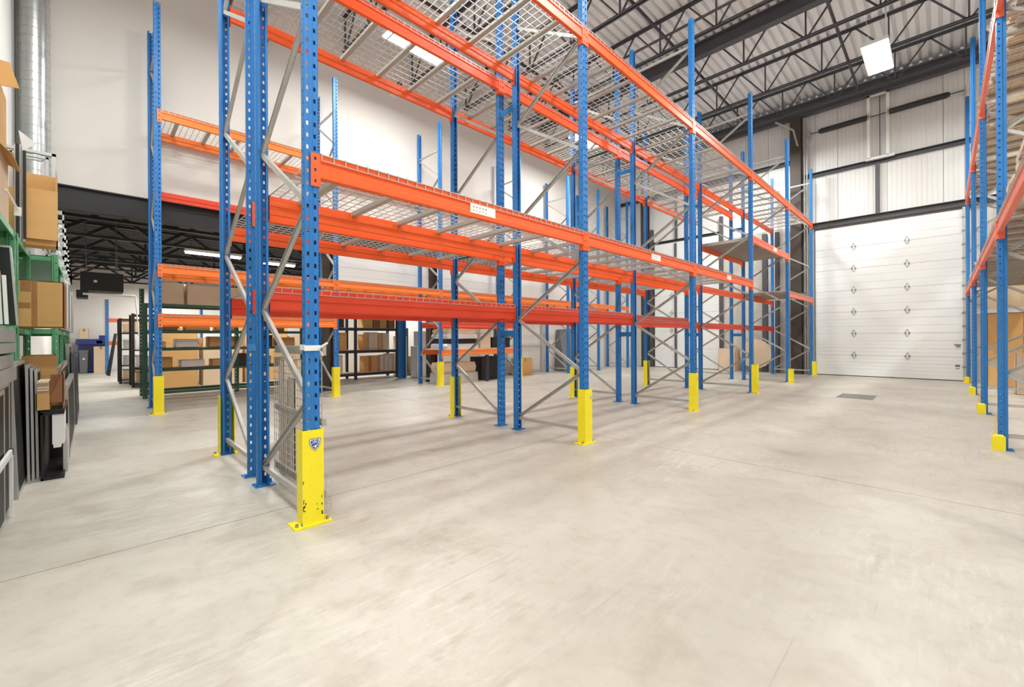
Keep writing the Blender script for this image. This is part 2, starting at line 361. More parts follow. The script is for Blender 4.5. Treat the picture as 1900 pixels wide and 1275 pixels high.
def joist_y(x, y0, y1, zt, zb, pitch, parent, m):
    j = bpy.data.objects.new('roof_joist', None); COL.objects.link(j); j.parent = parent
    j.location = Vector((x, 0, zb))-Vector(parent['_o']); j['_o'] = (x, 0, zb)
    MB().box(x-0.06, x+0.06, y0, y1, zt-0.05, zt).build('top_chord', m, j)
    MB().box(x-0.06, x+0.06, y0, y1, zb, zb+0.05).build('bottom_chord', m, j)
    wbm = MB(); y = y0+0.3
    while y+pitch < y1:
        wbm.bar((x, y, zb+0.03), (x, y+pitch/2, zt-0.03), 0.07, 0.06, (1, 0, 0)); wbm.bar((x, y+pitch/2, zt-0.03), (x, y+pitch, zb+0.03), 0.07, 0.06, (1, 0, 0)).bar((x, y+pitch, zb+0.03), (x, y+pitch, zt-0.03), 0.05, 0.05); y += pitch
    tag(wbm.build('webbing', m, j), kind='stuff')
for k in range(7): joist_y(-11.0-1.9*k, YL, 12, 4.1, 3.42, 1.7, cb, 'ceil_bk')

# ------------------------------------------------------------------ pallet racks
_cache = {}
def post_mesh(h, m, W=0.09, D=0.07, pitch=0.0762, hole=0.027):
    key = ('post', h, m, W, D)
    if key in _cache: return _cache[key]
    mb = MB(); t = 0.0028; hw = W/2
    def col(y0, y1, x0, x1, z_off, hh):      # a strip with a row of slots
        z = 0.0; k = 0
        while True:
            a = z_off+k*pitch
            if a+hh > h: break
            mb.box(x0, x1, y0, y1, z, a); z = a+hh; k += 1
        mb.box(x0, x1, y0, y1, z, h)
    a, b = 0.34*hw, 0.66*hw
    mb.box(-t-0.005, -0.005, -a*0.6, a*0.6, 0, h)                       # groove
    for s in (-1, 1):
        mb.quadbox([(-t-0.005, s*a*0.6, 0), (-0.005, s*a*0.6, 0), (0, s*a, 0), (-t, s*a, 0), (-t-0.005, s*a*0.6, h), (-0.005, s*a*0.6, h), (0, s*a, h), (-t, s*a, h)])
        col(s*a, s*b, -t, 0, 0.06, hole)
        mb.box(-t, 0, s*b, s*hw, 0, h)
        y0, y1 = s*hw, s*(hw-t)
        mb.box(-D*0.18, 0, y0, y1, 0, h)
        col(y0, y1, -D*0.36, -D*0.18, 0.04, 0.016)
        mb.box(-D*0.56, -D*0.36, y0, y1, 0, h)
        y2 = s*(hw-0.008)
        mb.quadbox([(-D*0.56, y0, 0), (-D*0.56, y1, 0), (-D*0.66, s*(hw-0.008-t), 0), (-D*0.66, y2, 0), (-D*0.56, y0, h), (-D*0.56, y1, h), (-D*0.66, s*(hw-0.008-t), h), (-D*0.66, y2, h)])
        mb.box(-D, -D*0.66, y2, s*(hw-0.008-t), 0, h)
        mb.box(-D, -D+t, y2, s*(hw-0.024), 0, h)
    _cache[key] = mb.mesh('post', m); return _cache[key]
def foot_mesh(m):
    if ('foot', m) not in _cache:
        mb = MB().box(-0.11, 0.014, -0.075, 0.075, 0, 0.009)
        for x, y in ((0.0, -0.062), (-0.09, 0.06)): mb.tube((x, y, 0.009), (x, y, 0.03), 0.009, 6)
        _cache[('foot', m)] = mb.mesh('foot_plate', m)
    return _cache[('foot', m)]
def beam_mesh(L, m, h):
    key = ('beam', round(L, 3), m, h)
    if key not in _cache:
        p = [(0, 0), (0, -0.30*h), (-0.006, -0.33*h), (-0.006, -0.37*h), (0, -0.40*h), (0, -0.66*h), (0.005, -0.70*h), (0.005, -0.97*h), (0.0, -h), (-0.034, -h), (-0.034, -0.60*h), (-0.045, -0.55*h), (-0.045, -0.032), (-0.022, -0.032), (-0.022, 0)]
        _cache[key] = MB().prism_y(p, -L/2, L/2).mesh('beam', m)
    return _cache[key]
def conn_mesh(m, sgn):
    """end connector: angle plate with three slots; sgn=+1 for the +y end of the beam"""
    key = ('conn', m, sgn)
    if key not in _cache:
        mb = MB(); h = 0.215; y0, y1 = 0.0, sgn*0.055; x0, x1 = 0.004, 0.009; c = (y0+y1)/2
        mb.box(x0, x1, y0, c-sgn*0.007, -h, 0); mb.box(x0, x1, c+sgn*0.007, y1, -h, 0)
        z = 0.0
        for k in range(3):
            zc = -0.035-k*0.0727; mb.box(x0, x1, c-0.007, c+0.007, zc+0.010, z); z = zc-0.010
        mb.box(x0, x1, c-0.007, c+0.007, -h, z)
        mb.box(-0.055, x1, 0, -sgn*0.005, -h, 0)
        _cache[key] = mb.mesh('end_connector', m)
    return _cache[key]
def deck_wires(L, dep):
    key = ('deck', round(L, 2), round(dep, 2))
    if key not in _cache:
        mb = MB(); r = 0.0030; n = int(L/0.078); hx = dep/2+0.006
        for i in range(n+1):
            y = -L/2+L*i/n
            mb.box(-hx, hx, y-r, y+r, 0.004, 0.004+2*r)
            for s in (-1, 1): mb.box(s*hx-r, s*hx+r, y-r, y+r, -0.036, 0.004+2*r)
        m = int(dep/0.098)
        for i in range(m+1):
            x = -hx+2*hx*i/m; mb.box(x-r, x+r, -L/2, L/2, 0.004-2*r, 0.004)
        for s in (-1, 1): mb.box(s*hx-r, s*hx+r, -L/2, L/2, -0.040, -0.036)
        _cache[key] = mb.mesh('wire_deck', 'wire')
        c = MB(); d = dep/2-0.03
        c.box(-d, d, -0.026, -0.022, -0.034, -0.002).box(-d, d, 0.022, 0.026, -0.034, -0.002).box(-d, d, -0.026, 0.026, -0.038, -0.034)
        _cache[key+('c',)] = c.mesh('support_channel', 'galv_d')
    return _cache[key], _cache[key+('c',)]
def brace_mesh(dx, dz):
    key = ('brace', round(dx, 3), round(dz, 3))
    if key not in _cache: _cache[key] = MB().channel((0, 0, 0), (dx, 0, dz), 0.028, 0.038, 0.003, (0, 0, 1) if abs(dz) < 0.1 else (0, 0, 1)).mesh('brace', 'galv')
    return _cache[key]
def rack(label, xp, xm, ys, h, beams, decks, start, cols=('blue', 'blue'), bh=0.155, z0=0.15, dz=0.64, nchan=3, group=None, planks=()):
    """xp / xm: outer faces of the posts that look to +x / -x"""
    t = thing('pallet_rack', label, 'rack', ((xp+xm)/2, ys[0], 0), group)
    for y in ys:
        for x, r, c in ((xp, 0.0, cols[0]), (xm, PI, cols[1])):
            p = inst('post', post_mesh(h, c), t, (x, y, 0), (0, 0, r)); sub('foot_plate', foot_mesh(c), p)
        a, b = xp-0.05, xm+0.05
        z = z0; side = start; first = True
        inst('brace', brace_mesh(b-a, 0.0), t, (a, y, z0))
        while z+dz < h-0.12:
            x0, x1 = (a, b) if side == 'p' else (b, a)
            inst('brace', brace_mesh(x1-x0, dz), t, (x0, y, z+0.012)); z += dz; side = 'm' if side == 'p' else 'p'
        inst('brace', brace_mesh(b-a, 0.0), t, (a, y, min(z+0.06, h-0.08)))
    for side, bay, zt, m in beams:
        y0, y1 = ys[bay]+0.048, ys[bay+1]-0.048; L = y1-y0
        x, r = (xp, 0.0) if side == 'p' else (xm, PI)
        hh = bh if zt > 2 else (0.182 if bay < 2 else 0.14)
        bo = inst('beam', beam_mesh(L, m, hh), t, (x, (y0+y1)/2, zt), (0, 0, r))
        sub('end_connector', conn_mesh(m, 1), bo, (0, L/2-0.002, 0)); sub('end_connector', conn_mesh(m, -1), bo, (0, -L/2+0.002, 0))
    for bay, zt in decks:
        y0, y1 = ys[bay]+0.06, ys[bay+1]-0.06; L = (y1-y0)/2-0.01; dep = abs(xp-xm)
        dm, cm = deck_wires(L, dep)
        for k in range(2):
            d = inst('wire_deck', dm, t, ((xp+xm)/2, y0+(y1-y0)*(0.25+0.5*k), zt))
            for i in range(nchan): sub('support_channel', cm, d, (0, L*(-0.5+(i+0.5)/nchan), 0))
    return t
YA = [1.02, 4.02, 7.03, 10.05, 13.07, 15.95]
FX, RX, BX, GX = -2.865, -4.0, -4.25, -5.355
L0, L1, L2 = 1.635, 2.405, 4.74
bA = [('p', i, L1, 'orange') for i in (0, 1, 2)]+[('p', 3, 3.37, 'pink'), ('p', 4, L1, 'pink')]
bA += [('m', i, L1, 'orange') for i in range(5)]+[('m', 3, 3.37, 'orange')]
bA += [(s, i, L2, 'orange') for s in 'pm' for i in range(5)]+[('m', i, L0 if i < 2 else L0-0.10, 'red') for i in range(5)]
rackA = rack('long blue pallet rack with orange beams bordering the open floor', FX, RX, YA, 6.4, bA,
     [(0, L1), (1, L1), (2, L1), (4, L1)]+[(i, L2) for i in range(5)], 'm')
# the flue-side wire strip lying on the low beam and row spacers
fd = MB(); 
for bay in range(3):
    y0, y1 = YA[bay]+0.06, YA[bay+1]-0.06; n = int((y1-y0)/0.08)
    s = MB(); r = 0.0024
    zt = L0 if bay < 2 else L0-0.10
    for i in range(n+1):
        y = y0+(y1-y0)*i/n; s.box(RX-0.01, RX+0.052, y-r, y+r, zt+0.001, zt+0.006).box(RX+0.047, RX+0.052, y-r, y+r, zt-0.040, zt+0.006)
    s.box(RX+0.047, RX+0.052, y0, y1, zt-0.044, zt-0.039).box(RX+0.047, RX+0.052, y0, y1, zt+0.001, zt+0.006)
    s.build('wire_strip', 'wire', rackA)
for y in YA[1:5]:
    MB().box(RX, BX, y-0.03, y-0.025, 1.22, 1.30).box(RX, BX, y-0.03, y+0.01, 1.22, 1.225).build('row_spacer', 'blue', rackA)
    MB().box(RX, BX, y-0.03, y-0.025, 4.2, 4.28).build('row_spacer', 'blue', rackA)
# solid channel shelf of the raised bay
for i in range(14):
    y = YA[3]+0.13+i*0.206
    MB().box(RX+0.03, FX-0.03, y, y+0.19, 3.335, 3.37).box(RX+0.03, FX-0.03, y, y+0.02, 3.30, 3.335).box(RX+0.03, FX-0.03, y+0.17, y+0.19, 3.30, 3.335).build('shelf_panel', 'galv_d', rackA)
for y0, y1, z in ((2.33, 2.62, 2.39), (5.56, 5.83, 2.39), (8.5, 8.72, 2.39), (11.6, 11.9, 3.36)):
    lb = MB().box(FX+0.0055, FX+0.008, y0, y1, z-0.105, z-0.02).build('bin_label', 'whitep', rackA)
    pr = MB(); x = FX+0.0082
    for k in range(5): pr.box(x, x+0.0004, y0+0.03+k*0.035, y0+0.045+k*0.035, z-0.055, z-0.045); pr.box(x, x+0.0004, y0+0.03+k*0.035, y0+0.042+k*0.035, z-0.085, z-0.078)
    pr.build('print', 'greyp', lb)
tp = MB().box(FX-0.075, FX+0.004, YA[0]-0.05, YA[0]-0.046, 1.13, 1.165).box(FX+0.001, FX+0.005, YA[0]-0.05, YA[0]+0.05, 1.125, 1.16)
tp.bar((FX+0.004, YA[0]+0.04, 1.14), (FX+0.03, YA[0]+0.085, 1.175), 0.03, 0.012).bar((FX-0.02, YA[0]+0.05, 1.12), (FX-0.03, YA[0]+0.07, 1.09), 0.03, 0.01)
tp.build('tape_band', 'whitep', rackA)
bB = [(s, i, L1, 'orange') for s in 'pm' for i in (0, 1, 2)]+[(s, i, L2, 'orange') for s in 'pm' for i in range(4)]+[(s, i, L0, 'red') for s in 'pm' for i in (0, 1, 2)]
rackB = rack('blue pallet rack with orange beams standing back to back behind the front rack', BX, GX, YA[:5], 6.4, bB,
     [(i, L1) for i in range(3)]+[(i, L2) for i in range(4)]+[(i, L0) for i in range(3)], 'p')
MB().box(BX+0.001, BX+0.004, YA[0]-0.045, YA[0]+0.045, 1.10, 1.16).build('repair_plate', mat('light_blue_paint', rgb(70, 140, 200), 0.45), rackB)
YC = [0.79, 3.66, 6.30, 9.16, 11.5, 13.3, 15.35]
C1, C2, C3 = 1.62, 2.43, 4.93
bC = [(s, 0, C1, 'amber') for s in 'pm']+[(s, i, C2, 'amber') for s in 'pm' for i in range(6)]+[(s, i, C3, 'amber') for s in 'pm' for i in range(4)]
bC += [('m', 0, 3.86, 'red')]+[(s, 2, 0.90, 'amber') for s in 'pm']+[(s, 2, 1.62, 'red') for s in 'pm']
rackC = rack('blue pallet rack with amber beams standing along the white back wall', -8.90, -9.90, YC, 6.65, bC,
     [(0, C1), (2, C1)]+[(i, C2) for i in range(4)]+[(i, C3) for i in range(2)], 'p')
YD = [3.83, 6.84, 9.82, 12.85, 15.9]
DX = 0.395
bD = [(s, i, z, 'pink' if s == 'm' else 'orange') for s in 'pm' for i in range(4) for z in (2.43, 4.75)]
rackD = rack('blue pallet rack with faded orange beams and lumber at the right edge of the picture', DX+1.1, DX, YD, 7.28, bD,
     [(i, z) for i in range(4) for z in (2.43, 4.75)], 'p')
# lumber on rack D
random.seed(3)
for lev, (zb, nlay) in enumerate(((2.445, 5), (4.765, 2))):
    for bay in range(4):
        for lay in range(nlay):
            y = YD[bay]+0.12+random.uniform(0, 0.06)
            while y < YD[bay+1]-0.26:
                wdt = random.choice((0.09, 0.14, 0.19, 0.28)) if lev == 0 else random.choice((0.14, 0.19))
                gap = random.uniform(0.01, 0.07) if lev else random.uniform(0.005, 0.04)
                if lay == 0 or random.random() < 0.69:
                    x0 = DX+0.04+random.uniform(-0.02, 0.16); z = zb+lay*0.055
                    if y+wdt < YD[bay+1]-0.1:
                        single('lumber_board', MB().box(x0, DX+1.06+random.uniform(-0.1, 0.12), y, y+wdt, z, z+random.choice((0.038, 0.05, 0.052))),
                               random.choice(('wood', 'wood', 'wood2', 'ply')), 'sawn lumber board lying across the beams of the right-hand rack, one of its stack', 'lumber', 'boards stacked on the right-hand rack')
                y += wdt+gap

# ------------------------------------------------------------------ yellow column guards
def guard(x, y, s, label, badge=None, h=0.615, w2=0.066, gap=0.0):
    """s=+1: wraps a post face that looks to +x"""
    t = thing('column_guard', label, 'guard', (x, y, 0), 'yellow column guards')
    th = 0.006; xo = x+s*(0.045+gap)
    mb = MB().box(xo-s*th, xo, y-w2, y+w2, 0.012, h)
    for q in (-1, 1): mb.box(xo-s*0.105, xo-s*th, y+q*w2, y+q*(w2-th), 0.012, h)
    mb.build('shell', 'yellow', t)
    MB().box(xo-s*0.13, xo+s*0.015, y-w2-0.05, y-w2+0.002, 0.0, 0.012).box(xo-s*0.13, xo+s*0.015, y+w2-0.002, y+w2+0.05, 0.0, 0.012).box(xo-s*0.02, xo+s*0.015, y-w2, y+w2, 0, 0.012).build('base_plate', 'yellow', t)
    bt = MB()
    for q in (-1, 1): bt.tube((xo-s*0.02, y+q*(w2+0.028), 0.012), (xo-s*0.02, y+q*(w2+0.028), 0.03), 0.011, 6)
    bt.build('anchor_bolts', 'hw', t)
    if badge:
        sc, yc, zc = badge
        def shield(k): return [(-1*k, 0.78*k), (-0.55*k, 0.98*k), (0, 0.92*k), (0.55*k, 0.98*k), (1*k, 0.78*k), (0.95*k, 0.1*k), (0.6*k, -0.65*k), (0, -1.25*k), (-0.6*k, -0.65*k), (-0.95*k, 0.1*k)]
        e = MB().poly([(xo, yc+a*sc, zc+b*sc) for a, b in shield(1.0)], (s, 0, 0), 0.0012).build('badge', 'shield', t, origin=(xo, yc, zc))
        MB().poly([(xo+s*0.0012, yc+a*sc, zc+b*sc) for a, b in shield(0.9)], (s, 0, 0), 0.0006).build('badge_rim', 'whitep', e)
        MB().poly([(xo+s*0.0018, yc+a*sc, zc+b*sc) for a, b in shield(0.78)], (s, 0, 0), 0.0006).build('badge_field', 'shield', e)
        tm = text_mesh('DRB', sc*0.95, 'whitep')
        o = sub('lettering', tm, e, (s*0.0026, 0, sc*0.32), (PI/2, 0, PI/2*s))
        MB().poly([(xo+s*0.0024, yc+a*sc, zc+b*sc) for a, b in ((-0.45, -0.35), (0.1, -0.2), (0.6, -0.05), (0.2, -0.45), (0.05, -0.8), (-0.1, -0.5))], (s, 0, 0), 0.0005).build('swoosh', 'whitep', e)
    return t
FC, RC, BC, GC = -2.90, -3.965, -4.285, -5.32
g0 = guard(FC, YA[0], 1, 'yellow steel column guard with blue shield badge at the nearest rack post', (0.038, YA[0]+0.012, 0.525))
scr = MB(); random.seed(5)
for k in range(16):
    yy = YA[0]+random.choice((-0.064, -0.062, -0.05, 0.02, 0.05)); zz = random.uniform(0.06, 0.3); scr.box(-2.8552, -2.8547, yy, yy+random.uniform(0.003, 0.014), zz, zz+random.uniform(0.003, 0.018))
scr.build('scuff_marks', 'black', g0)
gl = [(1, 'second'), (2, 'third'), (3, 'fourth'), (4, 'fifth'), (5, 'sixth and farthest')]
for i, w_ in gl:
    guard(FC+(0.01 if i < 3 else 0.02), YA[i], 1, 'yellow steel column guard, %s from the camera along the front rack row' % w_, (0.016, YA[i]+0.04, 0.52) if i < 3 else None, gap=0.01 if i < 3 else 0.06, h={4: 0.36, 5: 0.44}.get(i, 0.615))
for i, w_ in ((0, 'nearest'), (1, 'second'), (2, 'third'), (3, 'fourth')):
    guard(GC, YA[i], -1, 'yellow column guard on the far side of the double rack, %s of that row' % w_)
for i, w_ in ((0, 'leftmost, with a black oval mark'), (1, 'second from the left'), (2, 'third from the left'), (3, 'fourth from the left')):
    gg = guard(-8.935, YC[i], 1, 'yellow column guard of the back-wall rack, %s' % w_)
    if i == 0:
        e = MB().box(-8.8995, -8.8985, YC[0]-0.035, YC[0]+0.035, 0.475, 0.505).build('oval_mark', 'black', gg)
        MB().box(-8.8985, -8.898, YC[0]-0.025, YC[0]+0.025, 0.485, 0.495).build('mark_print', 'greyp', e)
for i, w_ in ((1, 'nearest'), (2, 'second'), (3, 'third'), (4, 'farthest')):
    y = YD[i]
    t = thing('post_protector', 'short yellow corner protector at the foot of the %s post of the right-hand rack' % w_, 'guard', (DX, y, 0), 'short post protectors on the right-hand rack')
    MB().box(DX-0.045, DX-0.012, y-0.06, y+0.05, 0, 0.145).box(DX-0.045, DX+0.05, y-0.085, y-0.052, 0, 0.145).quadbox([(DX-0.045, y-0.085, 0.145), (DX+0.045, y-0.085, 0.145), (DX+0.045, y-0.055, 0.145), (DX-0.045, y-0.055, 0.145), (DX-0.03, y-0.07, 0.165), (DX+0.03, y-0.07, 0.165), (DX+0.03, y-0.06, 0.165), (DX-0.03, y-0.06, 0.165)]).build('block', 'yellow', t)
    MB().quadbox([(DX-0.022, y-0.052, 0.14), (DX-0.014, y-0.052, 0.14), (DX-0.014, y+0.03, 0.14), (DX-0.022, y+0.03, 0.14), (DX-0.022, y-0.04, 0.36), (DX-0.014, y-0.04, 0.36), (DX-0.014, y-0.02, 0.36), (DX-0.022, y-0.02, 0.36)]).build('strap', 'yellow_o', t)
    MB().tube((DX-0.03, y-0.02, 0.145), (DX-0.03, y-0.02, 0.155), 0.012, 6).build('bolt', 'hw', t)

# ------------------------------------------------------------------ ceiling lights
for n, (lx, ly) in enumerate(HALL_LIGHTS[:3]):
    t = thing('ceiling_light', ('white rectangular LED panel hanging above the open aisle before the dock door', 'white LED panel seen through the wire decking, nearest the camera', 'white LED panel seen through the wire decking, farther from the camera')[n], 'light', (lx, ly, 7.18), 'hanging LED panels')
    MB().box(lx-0.22, lx+0.22, ly-0.66, ly+0.66, 7.20, 7.27).box(lx-0.14, lx+0.14, ly-0.3, ly+0.3, 7.27, 7.31).build('housing', 'whitep', t)
    MB().box(lx-0.205, lx+0.205, ly-0.645, ly+0.645, 7.18, 7.20).build('diffuser', 'lamp_on', t)
    MB().tube((lx+0.15, ly-0.2, 7.27), (lx+0.15, ly-0.2, 8.2), 0.014, 8).build('conduit', 'whitep', t)
    MB().tube((lx-0.12, ly+0.2, 7.27), (lx-0.2, ly+0.1, 8.2), 0.005, 6).build('cable', 'whitep', t)
for n, (lx, ly, ll) in enumerate(BACK_LIGHTS[:3]):
    t = thing('tube_light', ('long fluorescent fixture under the black ceiling behind the left rack post', 'shorter fluorescent fixture under the black ceiling beside the near rack posts', 'small fluorescent fixture far back under the black ceiling')[n], 'light', (lx, ly, 3.3), 'fluorescent fixtures of the low back area')
    MB().box(lx-0.09, lx+0.09, ly-ll/2, ly+ll/2, 3.36, 3.42).build('housing', 'whitep', t)
    for q in (-0.4, 0.4): MB().tube((lx, ly+q*ll, 3.42), (lx, ly+q*ll, 4.11), 0.006, 6).build('hanger_rod', 'steel_gr', t)
    for q in (-0.04, 0.04): MB().tube((lx+q, ly-ll/2+0.02, 3.335), (lx+q, ly+ll/2-0.02, 3.335), 0.02, 8).build('tube', 'tube_on', t)

# ------------------------------------------------------------------ dock door
def sect_door(n, x0, x1, nsec, sh, zfirst, y, hwx):
    d = thing('door_%d' % n, None, None, ((x0+x1)/2, y, 0), kind='structure')
    z = 0.02
    for k in range(nsec):
        z1 = zfirst+sh*k; nr = 6; p = MB()
        for j in range(nr):
            a = z+(z1-z)*j/nr; b = z+(z1-z)*(j+1)/nr
            p.box(x0, x1, y-0.045+(0.004 if j % 2 else 0), y, a+0.001, b-(0.004 if j == nr-1 else 0.0))
        p.build('door_section', 'door', d)
        if k < nsec-1:
            for hx in hwx:
                h = MB()
                for sg in (-1, 1):
                    h.bar((hx-0.055, y-0.05, z1), (hx, y-0.05, z1+sg*0.11), 0.008, 0.014, (0, 1, 0)); h.bar((hx+0.055, y-0.05, z1), (hx, y-0.05, z1+sg*0.11), 0.008, 0.014, (0, 1, 0))
                h.box(hx-0.06, hx-0.02, y-0.056, y-0.046, z1-0.02, z1+0.02).box(hx+0.02, hx+0.06, y-0.056, y-0.046, z1-0.02, z1+0.02)
                h.build('hinge', 'hw', d)
        z = z1
    MB().box(x0, x1, y-0.05, y, 0.0, 0.02).build('bottom_seal', 'black', d)
    return d
d1 = sect_door(1, -2.87, 0.345, 7, 0.655, 0.635, YR-0.04, (-1.92, -0.735))
for k in range(12):
    z = 0.35+k*0.36; MB().box(0.33, 0.40, YR-0.13, YR-0.10, z, z+0.05).build('roller', 'hw', d1)
for x0, x1 in ((0.345, 0.40), (-2.98, -2.90)): MB().box(x0, x1, YR-0.12, YR-0.01, 0, 4.6).build('track', 'galv', d1)
MB().box(0.20, 0.29, YR-0.088, YR-0.086, 0.38, 0.43).box(0.21, 0.28, YR-0.088, YR-0.086, 0.32, 0.335).build('sticker', 'greyp', d1)
MB().box(0.18, 0.31, YR-0.10, YR-0.085, 0.95, 0.98).box(0.22, 0.29, YR-0.10, YR-0.085, 0.90, 0.94).build('slide_lock', 'hw', d1)
def spring(x0, x1):
    s = MB(); n = 22
    s.tube((x0, YR-0.2, 7.63), (x1, YR-0.2, 7.63), 0.075, 12)
    for k in range(n): 
        a = x0+(x1-x0)*(k+0.2)/n; s.tube((a, YR-0.2, 7.63), (a+(x1-x0)*0.5/n, YR-0.2, 7.63), 0.083, 12)
    s.tube((x0-0.05, YR-0.2, 7.63), (x0, YR-0.2, 7.63), 0.06, 10).tube((x1, YR-0.2, 7.63), (x1+0.05, YR-0.2, 7.63), 0.06, 10)
    s.build('torsion_spring', 'spring', d1)
spring(-2.70, -1.57); spring(-1.08, 0.08)
MB().tube((-3.0, YR-0.2, 7.63), (0.42, YR-0.2, 7.63), 0.016, 8).build('shaft', 'steel_bk', d1)
for x in (-2.98, -1.55, -1.11, 0.41): MB().box(x-0.015, x+0.015, YR-0.27, YR-0.02, 7.53, 7.73).build('bearing_bracket', 'galv', d1)
fr = MB()
for x in (-1.545, -1.12): fr.box(x-0.035, x+0.035, YR-0.24, YR-0.20, 6.40, 8.26).box(x-0.005, x+0.005, YR-0.20, YR-0.01, 6.40, 8.26)
fr.box(-1.58, -1.085, YR-0.24, YR-0.20, 8.19, 8.26).box(-1.62, -0.98, YR-0.24, YR-0.12, 6.36, 6.42).build('spring_frame', 'whitep', d1)
MB().tube((-1.30, YR-0.13, 6.42), (-1.30, YR-0.13, 8.2), 0.009, 6).build('cable', 'black', d1)
for x, zt in ((-3.13, 8.1), (-3.06, 8.1), (-2.99, 6.2)): MB().tube((x, YR-0.22, 0.0), (x, YR-0.22, zt), 0.022, 8).build('track_pipe', 'galv', d1)
MB().bar((-3.90, 16.15, 8.28), (-3.40, 16.15, 7.85), 0.05, 0.05).bar((-3.40, 16.15, 7.86), (-3.28, 16.15, 7.3), 0.05, 0.05).build('bent_track', 'galv', d1)
d4 = sect_door(4, -8.30, -5.80, 7, 0.7, 0.76, YR-0.04, (-7.6, -6.5))
for x in (-8.42, -5.72): MB().box(x-0.05, x+0.05, YR-0.13, YR-0.01, 0, 5.6).build('track', 'steel_gr', d4)
MB().box(-7.46, -7.38, YR-0.14, YR-0.086, 0.0, 4.9).build('stiffener', 'steel_gr', d4)
MB().tube((-5.72, 16.25, 0), (-5.72, 16.25, 0.42), 0.06, 10).build('bollard', 'yellow_o', d4)

# ------------------------------------------------------------------ duct, pipes and fittings at the left corner
t = thing('spiral_duct', 'round galvanised spiral duct rising beside the left wall corner', 'duct', (-9.78, -0.585, 2.2))
MB().tube((-9.78, -0.585, 2.2), (-9.78, -0.585, ZC), 0.165, 24, False).build('duct_wall', 'duct', t, smooth=True)
sm = MB()
for k in range(48):
    z = 2.3+k*0.134; n = len(sm.v)
    sm.tube((-9.78, -0.585, z), (-9.78, -0.585, z+0.012), 0.1685, 24, False)
sm.build('seams', 'galv', t)
single('drain_pipe', MB().tube((-9.94, -0.75, 2.2), (-9.94, -0.75, ZC), 0.045, 12), 'galv', 'thin grey pipe running up the corner left of the round duct', 'pipe', smooth=True)

# ------------------------------------------------------------------ left shelving and what is on it
def shelf_unit(label, x0, x1, y0, y1, h, levels, m, name='steel_shelving', posts=None, group=None, pw=0.07, th=0.05, back=None, cat='shelf', deck=None):
    t = thing(name, label, cat, ((x0+x1)/2, (y0+y1)/2, 0), group)
    long_x = abs(x1-x0) > abs(y1-y0)
    for x in posts or (min(x0, x1), max(x0, x1)):
        for y, r in ((y0, -PI/2), (y1, PI/2)):
            inst('post', post_mesh(h, m, pw, pw*0.7), t, (x, y, 0), (0, 0, r))
    for z in levels:
        sh = MB().box(x0, x1, y0+0.01, y1-0.01, z-0.006, z)
        sh.box(x0, x1, y0+0.004, y0+0.012, z-th, z).box(x0, x1, y1-0.012, y1-0.004, z-th, z)
        sh.box(x0, x0+0.01, y0, y1, z-th, z).box(x1, x1-0.01, y0, y1, z-th, z)
        sh.build('shelf', m, t)
    if back: MB().box(x0, x1, y0+0.002, y0+0.006, 0.1, h).build('back_panel', m, t)
    return t
shelf_unit('mint green steel shelving with perforated posts along the left wall, nearest unit', -5.44, -3.4, -0.78, -0.435, 2.11, (0.12, 1.31, 2.10), 'green', posts=(-3.4, -5.4), back=True, group='mint green shelving along the left wall')
shelf_unit('mint green steel shelving with perforated posts, narrower middle unit along the left wall', -6.62, -5.49, -0.78, -0.43, 2.11, (0.12, 1.31, 2.10), 'green', posts=(-5.53, -6.58), back=True, group='mint green shelving along the left wall')
shelf_unit('mint green steel shelving with perforated posts, farthest unit along the left wall', -10.3, -6.72, -0.75, -0.24, 2.12, (0.12, 1.32, 2.10), 'green', posts=(-6.74, -7.9, -9.1, -10.3), group='mint green shelving along the left wall')
